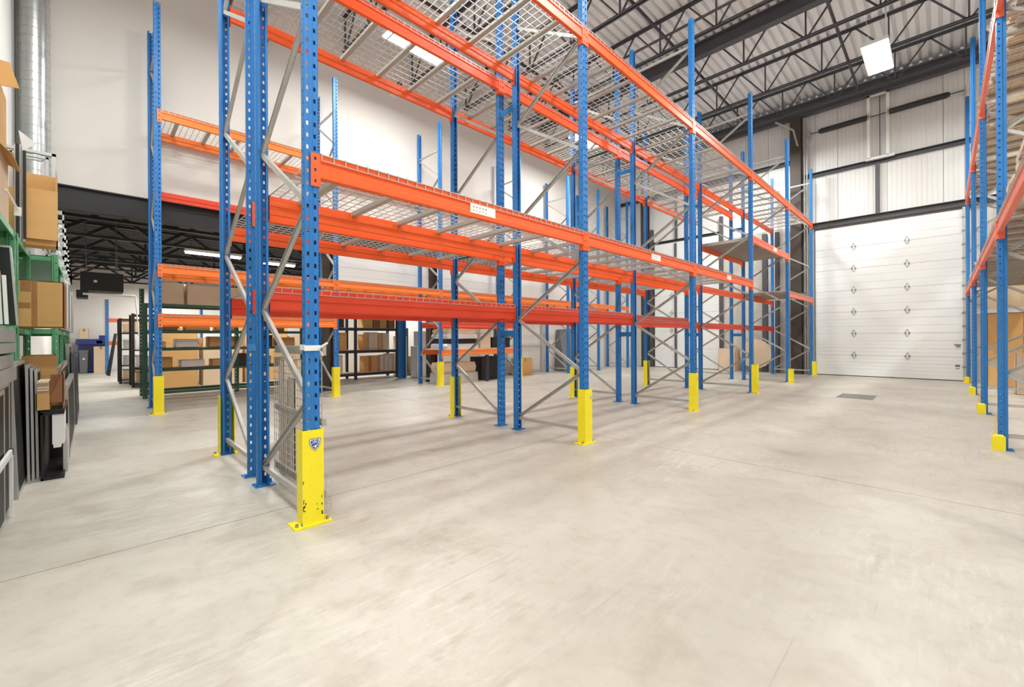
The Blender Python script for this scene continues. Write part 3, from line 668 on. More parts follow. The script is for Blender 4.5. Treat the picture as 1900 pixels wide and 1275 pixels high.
def carton(label, x0, x1, y0, y1, z0, z1, m='card', flaps=(), tape=True, yaw=0.0, group=None, cat='box', name='cardboard_box', open_top=False, face='x'):
    cx, cy = (x0+x1)/2, (y0+y1)/2
    t = thing(name, label, cat, (cx, cy, z0), group)
    a, b, c = abs(x1-x0)/2, abs(y1-y0)/2, z1-z0; q = 0.006
    mb = MB()
    mb.box(cx-a, cx+a, cy-b, cy-b+q, z0, z1).box(cx-a, cx+a, cy+b-q, cy+b, z0, z1).box(cx-a, cx-a+q, cy-b, cy+b, z0, z1).box(cx+a-q, cx+a, cy-b, cy+b, z0, z1).box(cx-a, cx+a, cy-b, cy+b, z0, z0+q)
    if not open_top: mb.box(cx-a, cx+a, cy-0.002, cy-b, z1-q, z1).box(cx-a, cx+a, cy+0.002, cy+b, z1-q, z1)
    mb.build('carton', m, t)
    if tape and not open_top:
        MB().box(cx-a-0.0008, cx+a+0.0008, cy-0.03, cy+0.03, z1, z1+0.0008).box(cx+a, cx+a+0.0008, cy-0.03, cy+0.03, z1-0.1, z1+0.0008).build('tape', 'tape', t)
    if open_top:
        for sgx, lean in ((1, 0.5), (-1, 0.35)):
            MB().quadbox([(cx+sgx*a, cy-b, z1), (cx+sgx*(a-q), cy-b, z1), (cx+sgx*(a-q), cy+b, z1), (cx+sgx*a, cy+b, z1)]+[(cx+sgx*a+sgx*lean*b, cy-b, z1+b*0.8), (cx+sgx*(a-q)+sgx*lean*b, cy-b, z1+b*0.8), (cx+sgx*(a-q)+sgx*lean*b, cy+b, z1+b*0.8), (cx+sgx*a+sgx*lean*b, cy+b, z1+b*0.8)]).build('flap', m, t)
        for sgy, lean in ((1, 0.9), (-1, 0.1)):
            MB().quadbox([(cx-a, cy+sgy*b, z1), (cx+a, cy+sgy*b, z1), (cx+a, cy+sgy*(b-q), z1), (cx-a, cy+sgy*(b-q), z1)]+[(cx-a, cy+sgy*(b+lean*a*0.5), z1+a*0.7), (cx+a, cy+sgy*(b+lean*a*0.5), z1+a*0.7), (cx+a, cy+sgy*(b-q+lean*a*0.5), z1+a*0.7), (cx-a, cy+sgy*(b-q+lean*a*0.5), z1+a*0.7)]).build('flap', m, t)
    t.rotation_euler = (0, 0, yaw); return t
def panel_frame(label, x0, x1, y, z0, z1, t_=0.05, fw=0.06, lean=0.0, fm='alu', gm='glass_d', group=None, name='framed_panel', mull=0):
    """a framed panel standing parallel to the aisle (its face looks to +y)"""
    t = thing(name, label, 'panel', ((x0+x1)/2, y, z0), group)
    def P(x, yy, z): return (x, yy-lean*(z-z0), z)
    def bx(a, b, ya, yb, c, d):
        return [P(a, ya, c), P(b, ya, c), P(b, yb, c), P(a, yb, c), P(a, ya, d), P(b, ya, d), P(b, yb, d), P(a, yb, d)]
    f = MB()
    f.quadbox(bx(x0, x0+fw, y-t_, y, z0, z1)).quadbox(bx(x1-fw, x1, y-t_, y, z0, z1)).quadbox(bx(x0+fw, x1-fw, y-t_, y, z0, z0+fw)).quadbox(bx(x0+fw, x1-fw, y-t_, y, z1-fw, z1))
    for k in range(mull):
        c = x0+(x1-x0)*(k+1)/(mull+1); f.quadbox(bx(c-0.02, c+0.02, y-t_, y, z0+fw, z1-fw))
    f.build('frame', fm, t)
    MB().quadbox(bx(x0+fw, x1-fw, y-t_*0.6, y-0.004, z0+fw, z1-fw)).build('infill', gm, t)
    return t
LG = 'framed panels stored along the left wall'
for k, (xe, yy, zz) in enumerate(((-4.35, -0.398, 0.90), (-4.68, -0.404, 0.93), (-4.88, -0.409, 0.96))):
    panel_frame('dark aluminium framed panel on the floor at the left picture edge, %s from the camera' % ('nearest', 'second', 'third')[k], xe, -3.3+0.0*k, yy, 0.0, zz-0.02, 0.005+0.002*k, 0.028, 0.0, group=LG)
single('floor_rail', MB().box(-4.5, -3.3, -0.392, -0.375, 0.42, 0.46).box(-4.5, -4.46, -0.392, -0.375, 0.0, 0.46), 'whitep', 'pale L-shaped rail standing before the dark framed panels at the left edge', 'rail')
panel_frame('tall aluminium frame with dark glass on the floor, second from the left picture edge', -5.86, -4.92, -0.385, 0.0, 1.03, 0.04, 0.035, 0.03, group=LG)
for k, (xa, yy, zz) in enumerate(((-5.45, -0.362, 0.99), (-5.48, -0.338, 0.96), (-5.51, -0.314, 0.95))):
    panel_frame('thin aluminium frame beside the open carton on the left floor, %s from the wall' % ('first', 'second', 'third')[k], -5.98, xa, yy, 0.0, zz, 0.016, 0.03, 0.01, group=LG)
panel_frame('narrow pale frame on the floor right of the white foam block', -5.95, -5.65, -0.145, 0.0, 0.40, 0.03, 0.035, 0.0, gm='whitep', group=LG)
for k, (xa, xb, yy, zz, lb) in enumerate([(-8.6, -6.3, -0.145, 0.74, 'long dark framed panel on the floor past the open carton, front of its row'), (-8.8, -6.5, -0.20, 0.92, 'long dark framed panel on the floor past the open carton, second of its row'), (-10.4, -8.7, -0.13, 1.0, 'tall dark framed panel farthest along the left aisle floor'), (-10.2, -9.0, -0.19, 1.15, 'tallest dark framed panel farthest along the left aisle floor')]):
    panel_frame(lb, xa, xb, yy, 0.0, zz, 0.04, 0.05, 0.02, fm='alu' if k != 2 else 'steel_bk', group=LG)
for k in range(6):
    x = -6.9-k*0.62
    panel_frame(('%s aluminium frame standing on the middle shelf of the farthest green unit' % ('first', 'second', 'third', 'fourth', 'fifth', 'sixth')[k]), x-0.5, x, -0.195, 1.325, 1.9+0.05*(k % 3), 0.035, 0.04, 0.0, gm='whitep' if k % 2 else 'glass_d', group='frames on the middle shelf')
# weathered grey crates at the left picture edge
for k, (z0, z1, dx, lb) in enumerate([(0.92, 1.02, 0.0, 'lowest weathered grey plank at the left picture edge'), (1.02, 1.11, 0.06, 'second weathered grey plank up at the left picture edge'), (1.12, 1.19, 0.02, 'third weathered grey plank up at the left picture edge'), (1.19, 1.285, -0.03, 'topmost weathered grey plank at the left picture edge')]):
    single('wood_plank', MB().box(-4.75+dx, -3.6, -0.62, -0.378-0.01*(k % 2), z0, z1-0.006), 'wood_g', lb, 'plank', 'weathered planks below the middle shelf')
# boxes
carton('big brown cardboard box with taped side on the middle shelf at the left edge', -6.10, -5.60, -0.62, -0.165, 1.315, 1.725)
bx2 = bpy.data.objects['cardboard_box']
for nm_, pa, mt in (('tape', (-5.5995, -5.5985, -0.36, -0.325, 1.318, 1.724), 'tape'), ('tape', (-5.5995, -5.5985, -0.62, -0.365, 1.48, 1.53), 'tape'), ('side_flap', (-5.96, -5.62, -0.163, -0.157, 1.33, 1.71), 'card_d'), ('inner_panel', (-5.5995, -5.598, -0.305, -0.19, 1.36, 1.68), 'card')):
    MB().box(*pa).build(nm_, mt, bx2)
bt = thing('cardboard_box', 'tall open cardboard box standing on the top green shelf at the left', 'box', (-6.15, -0.34, 2.11))
MB().box(-6.30, -6.06, -0.60, -0.225, 2.11, 2.20).box(-6.30, -6.06, -0.60, -0.594, 2.2, 2.84).box(-6.06, -6.054, -0.60, -0.225, 2.11, 2.62).box(-6.30, -6.06, -0.231, -0.225, 2.11, 2.84).build('carton', 'card', bt)
MB().quadbox([(-6.02, -0.455, 2.16), (-6.014, -0.455, 2.16), (-6.014, -0.215, 2.16), (-6.02, -0.215, 2.16), (-6.06, -0.455, 2.64), (-6.054, -0.455, 2.64), (-6.054, -0.215, 2.64), (-6.06, -0.215, 2.64)]).build('flap', 'card', bt)
MB().box(-6.31, -6.305, -0.445, -0.228, 2.60, 2.845).build('flap', 'card', bt)
t = thing('window_frame', 'silver aluminium window frame standing behind the tall cardboard box', 'frame', (-6.4, -0.36, 2.11))
wm = MB()
for d_, e_ in ((0.0, 0.028), (0.05, 0.02), (0.085, 0.012)):
    y0, y1, z1 = -0.60+d_, -0.238-d_, 3.10-d_; wm.box(-6.42+d_*0.3, -6.37, y0, y0+e_, 2.11, z1).box(-6.42+d_*0.3, -6.37, y1-e_, y1, 2.11, z1).box(-6.42+d_*0.3, -6.37, y0, y1, z1-e_, z1)
wm.build('frame', 'alu', t)
single('paper_flap', MB().poly([(-5.80, -0.445, 3.08), (-5.80, -0.335, 2.99), (-5.80, -0.42, 2.90)], (-1, 0, 0), 0.004), 'whitep', 'white triangular flap sticking out above the silver bars on the top shelf', 'flap')
single('packing_strap', MB().path([(-5.0, -0.60, 2.36), (-5.05, -0.50, 2.38), (-5.1, -0.45, 2.36), (-5.15, -0.425, 2.30), (-5.2, -0.405, 2.25)], 0.008).box(-5.22, -5.21, -0.425, -0.385, 2.20, 2.27), 'whitep', 'curved white strap with a white tag hanging over the top green shelf', 'strap')
single('aluminium_bars', MB().box(-6.0, -5.95, -0.475, -0.44, 2.11, 3.0).box(-6.0, -5.95, -0.435, -0.415, 2.11, 3.0).box(-6.02, -5.9, -0.48, -0.47, 2.11, 2.98), 'alu', 'upright bundle of silver aluminium bars on the top green shelf', 'bars')
single('aluminium_bars', MB().box(-5.8, -5.78, -0.462, -0.44, 2.11, 2.95).box(-5.8, -5.78, -0.42, -0.40, 2.11, 2.9), 'black', 'pair of black upright strips before the silver bars on the top shelf', 'bars')
fb = thing('cardboard_box', 'cardboard box with lifted flaps on the top shelf at the very left edge', 'box', (-5.0, -0.5, 2.11))
MB().box(-5.3, -4.7, -0.76, -0.46, 2.11, 2.62).build('carton', 'card_l', fb)
MB().quadbox([(-5.3, -0.46, 2.62), (-4.7, -0.46, 2.62), (-4.7, -0.466, 2.62), (-5.3, -0.466, 2.62), (-5.25, -0.39, 2.55), (-4.75, -0.39, 2.55), (-4.75, -0.39, 2.556), (-5.25, -0.39, 2.556)]).build('flap', 'card', fb)
cb2 = thing('cardboard_box', 'cardboard box perched high at the upper left picture edge', 'box', (-5.05, -0.55, 2.62))
MB().box(-5.3, -4.8, -0.78, -0.47, 2.62, 3.14).build('carton', 'card', cb2)
MB().quadbox([(-5.06, -0.78, 3.36), (-5.05, -0.78, 3.36), (-5.05, -0.43, 3.34), (-5.06, -0.43, 3.34), (-5.06, -0.78, 3.12), (-5.05, -0.78, 3.12), (-5.05, -0.38, 3.16), (-5.06, -0.38, 3.16)]).build('flap', 'card', cb2)
ob = thing('cardboard_box', 'open brown cardboard carton with raised flaps on the floor stack at the left', 'box', (-5.6, -0.25, 0.60))
MB().box(-5.8, -5.40, -0.325, -0.245, 0.60, 0.606).box(-5.406, -5.40, -0.325, -0.245, 0.60, 0.745).box(-5.8, -5.4, -0.325, -0.319, 0.6, 0.745).box(-5.8, -5.794, -0.325, -0.165, 0.6, 0.745).build('carton', 'card', ob)
for k in range(7): MB().box(-5.78, -5.41-0.01*(k % 3), -0.318, -0.25, 0.70+k*0.022, 0.718+k*0.022).build('folded_sheet', 'card_l', ob)
MB().box(-5.8, -5.48, -0.171, -0.165, 0.60, 0.92).box(-5.49, -5.48, -0.245, -0.165, 0.655, 0.90).build('side_wall', 'card_d', ob)
MB().quadbox([(-5.45, -0.252, 0.745), (-5.6, -0.252, 0.745), (-5.6, -0.246, 0.745), (-5.45, -0.246, 0.745), (-5.42, -0.168, 1.0), (-5.58, -0.168, 1.0), (-5.58, -0.160, 1.0), (-5.42, -0.160, 1.0)]).build('flap', 'card_d', ob)
MB().box(-5.9, -5.894, -0.44, -0.22, 0.80, 1.06).build('back_flap', 'card', ob)
carton('brown cardboard box standing behind the open carton at the left', -6.3, -5.95, -0.44, -0.24, 0.62, 1.06, 'card_d')
single('storage_bin', MB().box(-6.3, -5.41, -0.30, -0.16, 0.0, 0.02).box(-6.3, -6.28, -0.30, -0.16, 0, 0.58).box(-6.3, -5.41, -0.30, -0.285, 0, 0.58).box(-6.3, -5.41, -0.30, -0.16, 0.56, 0.595), 'black', 'black open-fronted stand on the floor under the open cardboard carton', 'stand')
single('foam_block', MB().box(-5.80, -5.42, -0.232, -0.160, 0.30, 0.56).box(-5.8, -5.42, -0.225, -0.18, 0.27, 0.30), 'whitep', 'white foam block hanging under the open cardboard carton', 'foam')
# middle shelf of the near unit
t = thing('black_panel', 'tall black panel with silver edge leaning on the middle shelf', 'panel', (-4.93, -0.5, 1.315))  # plain dark panel leaning on the shelf, carries no sign
MB().quadbox([(-4.95, -0.76, 1.315), (-4.91, -0.76, 1.315), (-4.91, -0.392, 1.315), (-4.95, -0.392, 1.315), (-4.99, -0.76, 1.90), (-4.95, -0.76, 1.90), (-4.95, -0.428, 1.90), (-4.99, -0.428, 1.90)]).build('sheet', 'black', t)
MB().quadbox([(-4.95, -0.392, 1.315), (-4.905, -0.392, 1.315), (-4.905, -0.382, 1.315), (-4.95, -0.382, 1.315), (-4.99, -0.428, 1.905), (-4.945, -0.428, 1.905), (-4.945, -0.418, 1.905), (-4.99, -0.418, 1.905)]).box(-4.99, -4.945, -0.76, -0.424, 1.90, 1.915).build('edge_trim', 'alu', t)
for k in range(3):
    single('plastic_profile', MB().quadbox([(-4.63, -0.475+k*0.027, 1.315), (-4.60, -0.475+k*0.027, 1.315), (-4.60, -0.457+k*0.027, 1.315), (-4.63, -0.457+k*0.027, 1.315), (-4.66, -0.49+k*0.027, 1.72-0.03*k), (-4.63, -0.49+k*0.027, 1.72-0.03*k), (-4.63, -0.472+k*0.027, 1.72-0.03*k), (-4.66, -0.472+k*0.027, 1.72-0.03*k)]), 'whitep', '%s white strip from the left leaning before the black panel on the middle shelf' % ('first', 'second', 'third')[k], 'strip', 'white strips on the middle shelf')
for k, (xx, c_, lb) in enumerate([(-6.35, 'green_d', 'dark green folder standing on the middle shelf beside the cardboard box'), (-6.45, 'greyp', 'grey divider standing on the middle shelf behind the cardboard box')]):
    single('file_box', MB().box(xx-0.06, xx, -0.7, -0.40, 1.315, 1.80), c_, lb, 'file box')
# grey plastic grids and things on the top of the second unit
for k in range(7):
    x = -7.0-k*0.5; z1 = 2.66-0.06*k; y1 = -0.20
    gmb = MB(); y0 = -0.34
    for j in range(2): gmb.box(x-0.4, x, y0+j*0.065, y0+j*0.065+0.012, 2.115, z1)
    for j in range(6): gmb.box(x-0.03, x, y0, y1, 2.115+(z1-2.155)*j/5, 2.155+(z1-2.155)*j/5)
    gmb.box(x-0.03, x, y1-0.015, y1, 2.115, z1)
    single('plastic_crate', gmb, 'whitep' if k % 2 else 'alu', '%s pale slotted crate on the top shelf of the farthest green unit' % ('first', 'second', 'third', 'fourth', 'fifth', 'sixth', 'seventh')[k], 'crate', 'pale crates on the top shelf')

# ------------------------------------------------------------------ wire mesh panel and cartons in the first bay
t = thing('mesh_panel', 'galvanised wire mesh panel standing behind the nearest rack frame', 'panel', (-3.5, 1.12, 0))
mp = MB(); r = 0.0022; xa, xb = -3.93, -2.905
n = 20
for i in range(n+1):
    x = xa+(xb-xa)*i/n; mp.box(x-r, x+r, 1.095-r, 1.095+r, 0.03, 1.10)
for j in range(20):
    z = 0.03+j*0.0565; mp.box(xa, xb, 1.095-r-0.003, 1.095+r-0.003, z-r, z+r)
tag(mp.build('mesh', 'wire', t), kind='stuff')
for z, hh in ((1.09, 0.06), (0.62, 0.045), (0.14, 0.045)): MB().box(xa, xb, 1.10, 1.125, z, z+hh).build('cross_bar', 'galv_d', t)
lp = MB()
for z in (0.12, 0.30): lp.tube((xb, 1.095, z), (xb+0.075, 1.12, z), 0.003, 6)
for dx in (0.03, 0.075): lp.tube((xb+dx, 1.10+dx*0.3, 0.10), (xb+dx, 1.10+dx*0.3, 0.32), 0.003, 6)
lp.build('bent_edge', 'wire', t)
carton('tall narrow brown carton standing behind the wire mesh panel', -4.24, -4.10, 1.22, 1.37, 0.0, 1.02, 'card_l')
carton('pale tall carton beside the brown one behind the wire mesh panel', -4.09, -3.93, 1.25, 1.40, 0.0, 0.86, 'sheet')

# ------------------------------------------------------------------ low back area
sg = thing('green_shelving', 'dark green shelving with boxes in the low back area', 'shelf', (-12.2, 3, 0))
for x in (-11.4, -12.1):
    for y in (0.80, 2.40, 4.1): inst('post', post_mesh(2.3 if x < -12 else 1.95, 'green_d', 0.08, 0.06), sg, (x, y, 0), (0, 0, 0))
for z in (0.13, 0.60, 1.03, 1.40, 1.95):
    for x in (-11.42, -12.08): MB().box(x-0.025, x+0.025, 0.84, 4.06, z-0.055, z).build('beam', 'green_d', sg)
    if z in (0.6, 1.03, 1.40): MB().box(-12.06, -11.45, 0.84, 4.06, z-0.012, z).build('shelf_board', 'card_d', sg)
random.seed(11); cnt = 0
ordn = ['first', 'second', 'third', 'fourth', 'fifth', 'sixth', 'seventh']
for z, lv in ((0.605, 'lowest'), (1.035, 'middle'), (1.405, 'upper')):
    y = 0.95; k = 0
    while y < 3.5 and k < 7:
        wd = random.uniform(0.18, 0.46)
        carton('%s cardboard box from the left on the %s board of the dark green shelving' % (ordn[k], lv), -12.0, -11.6, y, y+wd, z, z+random.uniform(0.12, 0.30), random.choice(('card', 'card_l', 'card_d', 'card', 'whitep', 'brownst')), tape=False, group='boxes on the dark green shelving')
        y += wd+random.uniform(0.08, 0.22); k += 1
for k, (y0, y1, z1) in enumerate(((0.92, 1.45, 2.42), (1.5, 2.75, 2.40), (2.9, 3.9, 2.25))):
    carton('%s large pale carton from the left on top of the dark green shelving' % ordn[k], -12.05, -11.5, y0, y1, 1.955, z1, 'card_l', tape=False, group='cartons on top of the dark green shelving')
# cartons behind the green shelving
for k, (x, y0, y1, z1, c_) in enumerate(((-13.6, 1.2, 2.0, 1.5, 'card'), (-13.6, 2.1, 3.0, 1.25, 'card_l'), (-13.8, 3.1, 4.2, 1.7, 'card'), (-13.7, 4.3, 5.2, 1.3, 'card_l'))):
    carton('%s large carton from the left standing on the floor behind the dark green shelving' % ordn[k], x-0.6, x, y0, y1, 0, z1, c_, group='large cartons behind the green shelving')
for n_, (xx, yy, h_, lb) in enumerate(((-15.9, 0.60, 1.80, 'black bolted shelving with paper trays in the back aisle, the farther one'), (-14.4, 0.78, 1.87, 'black bolted shelving with paper trays in the back aisle, the nearer one'))):
    sb = thing('black_shelving', lb, 'shelf', (xx, yy+0.3, 0))
    for x in (xx, xx-0.9):
        for y in (yy, yy+0.9): MB().box(x-0.03, x+0.03, y-0.03, y+0.03, 0, h_).build('post', 'black', sb)
    for z in (0.1, 0.5, 0.95, 1.4, h_-0.02): MB().box(xx-0.9, xx, yy, yy+0.9, z-0.03, z).build('shelf', 'black', sb)
    for k in range(4):
        single('paper_tray', MB().box(xx-0.8, xx-0.05, yy+0.06, yy+0.55, (0.1, 0.5, 0.95, 1.4)[k]+0.001, (0.1, 0.5, 0.95, 1.4)[k]+0.26), ('card_l', 'whitep', 'whitep', 'card_l')[k], '%s stack up on the %s black bolted shelving in the back aisle' % (ordn[k], ('farther', 'nearer')[n_]), 'stack', 'stacks on the black shelving')
t = thing('stepladder', 'black folded stepladder leaning in the far back aisle', 'ladder', (-20, 0.5, 0))
MB().bar((-20, 0.42, 0), (-20.05, 0.62, 1.42), 0.05, 0.03, (1, 0, 0)).build('rail', 'black', t); MB().bar((-19.6, 0.46, 0), (-19.7, 0.64, 1.42), 0.05, 0.03, (1, 0, 0)).build('rail', 'black', t)
for k in range(5):
    q = 0.15+k*0.17; MB().bar((-20-0.05*q, 0.42+0.2*q, 1.42*q), (-19.6-0.1*q, 0.46+0.18*q, 1.42*q), 0.04, 0.03).build('tread', 'black', t)
t = thing('workshop_machine', 'dark blue workshop machine at the end of the left aisle', 'machine', (-22.5, 0.1, 0))
MB().box(-22.9, -22.2, -0.30, 0.50, 0.05, 1.05).build('cabinet', 'bluem', t)
MB().box(-22.9, -22.1, -0.36, 0.50, 1.05, 1.24).build('head', 'bluem', t)
for k in range(4): MB().box(-22.2, -22.18, -0.2, 0.05, 0.2+k*0.2, 0.36+k*0.2).build('drawer', 'navy', t)
MB().box(-22.19, -22.1, 0.18, 0.34, 1.08, 1.18).build('control_box', 'whitep', t)
carton('cardboard box on top of the blue machine at the aisle end', -22.7, -22.2, -0.27, -0.02, 1.24, 1.62, 'card_l')
carton('blue box on top of the blue machine at the aisle end', -22.6, -22.2, 0.25, 0.45, 1.24, 1.38, 'bluem', tape=False)
carton('large pale cardboard box before the blue machine', -21.9, -21.5, 0.10, 0.48, 0.0, 0.97, 'card_l')
t = thing('waste_bin', 'grey lidded waste bin at the end of the left aisle', 'bin', (-21.9, -0.15, 0))
MB().quadbox([(-22.1, -0.25, 0), (-21.7, -0.25, 0), (-21.7, -0.06, 0), (-22.1, -0.06, 0), (-22.15, -0.27, 0.78), (-21.65, -0.27, 0.78), (-21.65, -0.04, 0.78), (-22.15, -0.04, 0.78)]).build('body', 'greyp', t)
MB().box(-22.17, -21.63, -0.28, -0.03, 0.78, 0.83).build('lid', 'greyp', t)
MB().box(-21.655, -21.65, -0.18, -0.12, 0.5, 0.56).build('sticker', 'whitep', t)
t = thing('pallet_rack', 'blue rack end with orange beams at the far end of the left aisle', 'rack', (-21, 0.5, 0))
for y in (0.44, 3.2): inst('post', post_mesh(2.65, 'blue', 0.1, 0.08), t, (-21, y, 0), (0, 0, 0))
for z, m_ in ((1.98, 'amber'), (1.16, 'orange')): MB().box(-21.04, -20.99, 0.49, 3.15, z-0.14, z).build('beam', m_, t)
t = thing('unit_heater', 'black rectangular air handler hanging from the low black ceiling', 'heater', (-13.3, 0.2, 2.3))
MB().box(-14.2, -13.0, -0.14, 0.55, 2.28, 2.68).build('cabinet', 'ceil_bk', t)
MB().box(-13.6, -13.0, -0.20, -0.02, 2.12, 2.28).build('duct_elbow', 'ceil_bk', t)
for x in (-14.0, -13.2):
    for y in (-0.05, 0.45): MB().tube((x, y, 2.68), (x, y, 4.11), 0.008, 6).build('hanger_rod', 'steel_gr', t)
MB().tube((-13.02, -0.1, 2.2), (-13.02, 0.75, 2.2), 0.03, 8).tube((-13.02, 0.75, 2.2), (-12.95, 0.8, 1.3), 0.012, 6).build('gas_pipe', 'whitep', t)
MB().box(-12.999, -12.997, 0.07, 0.12, 2.46, 2.51).build('label', 'whitep', t)
# navy boltless shelving with stored sheets
ns = thing('boltless_shelving', 'charcoal navy boltless shelving holding upright beige sheets behind the rack', 'shelf', (-12.3, 5.7, 0))
for y in (4.25, 5.55, 6.90):
    for x in (-12.15, -12.75): MB().box(x-0.035, x+0.035, y-0.035, y+0.035, 0, 2.5).build('post', 'navy', ns)
for z in (0.20, 0.87, 1.53, 2.3):
    for y0, y1 in ((4.29, 5.51), (5.59, 6.86)):
        MB().box(-12.18, -12.13, y0, y1, z-0.09, z-0.01).build('beam', 'navy', ns)
        MB().box(-12.75, -12.14, y0, y1, z-0.012, z).build('shelf_board', 'card_l', ns)
random.seed(21); k = 0
for z, zt in ((0.205, 0.80), (0.875, 1.45), (1.535, 2.15)):
    y = 4.36; j = 0
    while y < 6.75:
        wd = random.uniform(0.10, 0.30)
        if abs(y+wd/2-5.55) > 0.2:
            single('stored_sheet', MB().box(-12.6, -12.24, y, y+wd, z, zt-random.uniform(0, 0.12)), random.choice(('sheet', 'card_l', 'sheet', 'card')) if z < 1.5 else random.choice(('card_d', 'card', 'brownst')), 'upright beige sheet stored in the charcoal navy shelving', 'sheet', 'sheets in the navy shelving')
        y += wd+random.choice((0.015, 0.02, 0.1))
single('blue_upright', MB().box(-11.66, -11.56, 6.64, 6.67, 0, 2.05).box(-11.66, -11.64, 6.64, 6.88, 0, 2.05).box(-11.66, -11.56, 6.85, 6.88, 0, 2.05), 'blue', 'bright blue upright standing before the navy shelving end', 'post')
for k, (x, y0, y1, z0, z1, c_, lb) in enumerate([(-12.3, 7.05, 7.35, 0, 1.28, 'sheet', 'tall beige carton right of the bright blue upright'), (-12.3, 7.5, 7.72, 0.1, 0.62, 'card_l', 'small carton on the low platform behind the dark column'), (-12.3, 7.78, 8.05, 0.1, 0.62, 'card_l', 'second small carton on the low platform behind the dark column'), (-11.4, 7.15, 7.5, 0.0, 0.96, 'whitep', 'white cabinet left of the dark brown column'), (-11.3, 7.2, 7.42, 0.97, 1.42, 'whitep', 'white box on the white cabinet left of the dark brown column')]):
    carton(lb, x-0.35, x, y0, y1, z0, z1, c_, tape=False)
single('low_platform', MB().box(-12.48, -12.1, 7.45, 8.1, 0.04, 0.10).box(-12.48, -12.4, 7.45, 8.1, 0, 0.04).box(-12.2, -12.1, 7.45, 8.1, 0, 0.04), 'wood', 'low pale platform under two small cartons behind the dark column', 'platform')
single('fabric_roll', MB().tube((-12.6, 7.48, 0), (-12.6, 7.48, 1.55), 0.085, 14), mat('bottle_green_cloth', rgb(62, 110, 92), 0.8), 'bottle green roll standing beside the beige carton', 'roll')
single('back_partition', MB().box(-14.2, -14.1, 5.6, 11.9, 0, 3.4), 'white', 'white partition behind the stored goods', 'partition')
# low shelf of the back-wall rack: wrapped goods
def bundle(label, x0, x1, y0, y1, z0, z1, nl):
    t = thing('wrapped_bundle', label, 'bundle', ((x0+x1)/2, (y0+y1)/2, z0))
    dz = (z1-z0)/nl
    for k in range(nl):
        q = 0.04*(k % 2)+0.015*k; za, zb = z0+k*dz, z0+(k+1)*dz-0.006
        pr = [(y0+q, za), (y1-q, za), (y1-q*0.5, za+dz*0.5), (y1-q-0.02, zb), ((y0+y1)/2, zb+0.012 if k == nl-1 else zb), (y0+q+0.02, zb), (y0+q*0.5, za+dz*0.5)]
        MB().prism_x(pr, x0, x1-q).build('wrapped_layer', ('wrap', 'black', 'wrap', 'card_l')[(k+nl) % 4], t)
bundle('large stretch-wrapped bundle on the low orange shelf of the back-wall rack', -9.75, -9.0, 6.55, 7.6, 0.93, 1.46, 4)
for k, (y0, y1, h_, c_, lb) in enumerate([(7.66, 8.05, 0.42, 'card_l', 'pale carton on the low orange shelf, right of the wrapped bundle'), (8.1, 8.8, 0.30, 'black', 'dark crate on the low orange shelf of the back-wall rack')]):
    carton(lb, -9.75, -9.0, y0, y1, 0.93, 0.93+h_, c_, tape=False)
single('bedding', MB().box(-9.85, -8.92, 6.38, 9.08, 0.905, 0.928), 'sheet', 'pale sheet covering the low orange shelf of the back-wall rack', 'sheet')
single('shelf_leg', MB().box(-9.02, -8.94, 7.85, 7.93, 0, 0.74), 'navy', 'dark leg under the middle of the low orange shelf', 'leg post')
bundle('clear wrapped bundle on the floor under the low orange shelf', -9.8, -9.2, 6.55, 7.75, 0.0, 0.55, 2)
carton('black cabinet on the floor under the low orange shelf', -9.8, -9.3, 7.95, 8.75, 0.0, 0.66, 'black', tape=False)
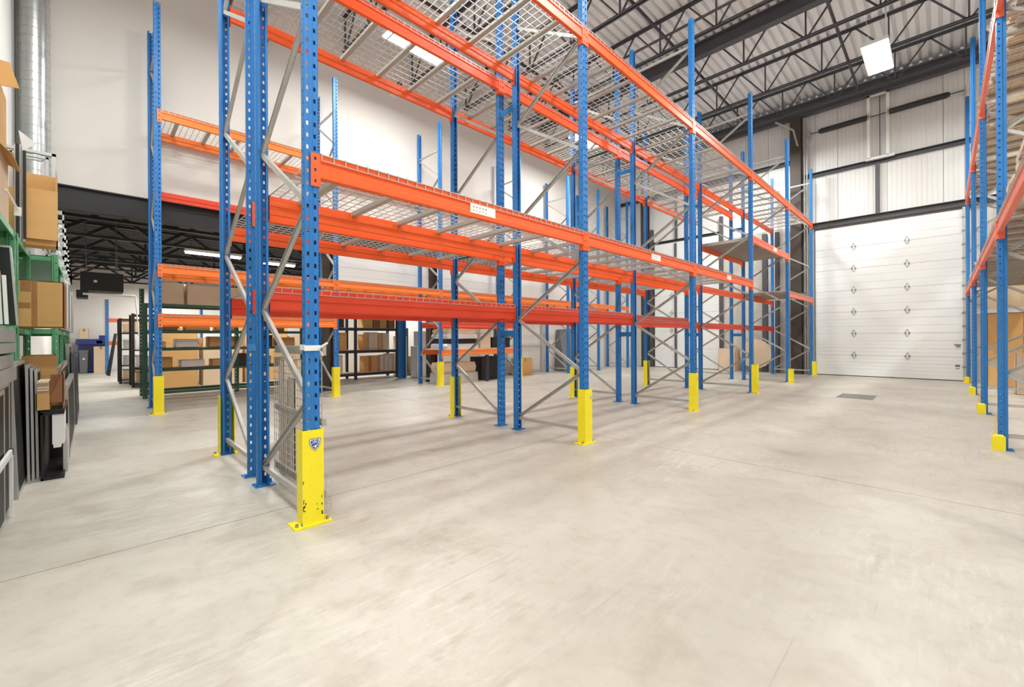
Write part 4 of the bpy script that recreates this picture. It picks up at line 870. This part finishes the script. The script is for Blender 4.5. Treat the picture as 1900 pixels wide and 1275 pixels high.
# things against the solid part of the back wall
carton('brown carton on the floor against the back wall', -9.85, -9.5, 9.7, 10.3, 0, 0.55, 'card')
gt = thing('steel_gate', 'galvanised framed mesh gate leaning on the back wall', 'gate', (-9.8, 10.6, 0))
fg = MB()
for y in (9.6, 11.3): fg.box(-9.96, -9.92, y-0.02, y+0.02, 0, 1.9)
for z in (0.1, 0.95, 1.88): fg.box(-9.96, -9.92, 9.62, 11.28, z-0.02, z+0.02)
fg.build('frame', 'galv', gt)
gm_ = MB()
for k in range(16): gm_.box(-9.945, -9.94, 9.62+k*0.11, 9.624+k*0.11, 0.1, 1.9)
for k in range(16): gm_.box(-9.945, -9.94, 9.62, 11.28, 0.1+k*0.118, 0.104+k*0.118)
tag(gm_.build('mesh', 'galv', gt), kind='stuff')
single('dark_tarp', MB().quadbox([(-9.9, 12.0, 0), (-9.5, 12.0, 0), (-9.5, 12.9, 0), (-9.9, 12.9, 0), (-9.95, 12.1, 1.5), (-9.8, 12.1, 1.5), (-9.8, 12.8, 1.55), (-9.95, 12.8, 1.55)]), 'greyp', 'grey covered bundle against the back wall', 'bundle')
# beside the dock wall behind the racks
single('round_cardboard', MB().tube((-4.55, 16.22, 0.62), (-4.55, 16.27, 0.62), 0.5, 20), 'card_l', 'round tan cardboard disc leaning on the scuffed wall behind the racks', 'disc')
carton('tan carton on the floor before the scuffed wall behind the racks', -5.65, -5.1, 15.9, 16.35, 0, 0.8, 'card_l')
# board and cartons on the last rack bay
single('cardboard_sheet', MB().box(-4.0, -3.0, 13.3, 15.2, 2.42, 2.445), 'card_l', 'flat cardboard sheet on the wire deck of the last rack bay', 'sheet')
carton('small dark tray on the last rack bay by the dock door', -3.05, -2.92, 15.25, 15.7, 2.42, 2.52, 'greyp', open_top=False, tape=False)
# right-hand side under rack D
carton('tall brown cardboard box under the right-hand rack', 0.72, 1.28, 15.2, 15.7, 0, 1.73, 'card', tape=False)
single('white_board', MB().box(0.55, 1.30, 15.1, 15.75, 1.735, 1.84), 'whitep', 'white slab lying on the tall brown box under the right-hand rack', 'board')
single('plywood_sheet', MB().box(0.72, 1.9, 16.30, 16.33, 0, 2.64), 'ply', 'tall pale plywood sheet leaning on the wall behind the right-hand rack', 'sheet')
carton('small pale carton standing under the right-hand rack before the brown box', 1.02, 1.25, 13.4, 13.7, 0, 0.84, 'card_l', tape=False)
# wall brackets high on the white wall
for k, (y, z) in enumerate(((1.95, 7.62), (2.6, 7.28), (5.6, 7.5), (8.12, 8.5), (10.8, 8.5))):
    t = thing('wall_box', '%s small black fitting from the left, high on the white back wall' % ordn[k], 'fitting', (XB, y, z), 'fittings on the white wall')
    MB().box(XB, XB+0.06, y-0.09, y+0.09, z-0.05, z+0.12).build('plate', 'whitep', t)
    MB().bar((XB+0.06, y, z+0.05), (XB+0.4, y, z+0.16), 0.08, 0.09).build('arm', 'steel_bk', t)
for o in bpy.data.objects:
    if '_o' in o: del o['_o']
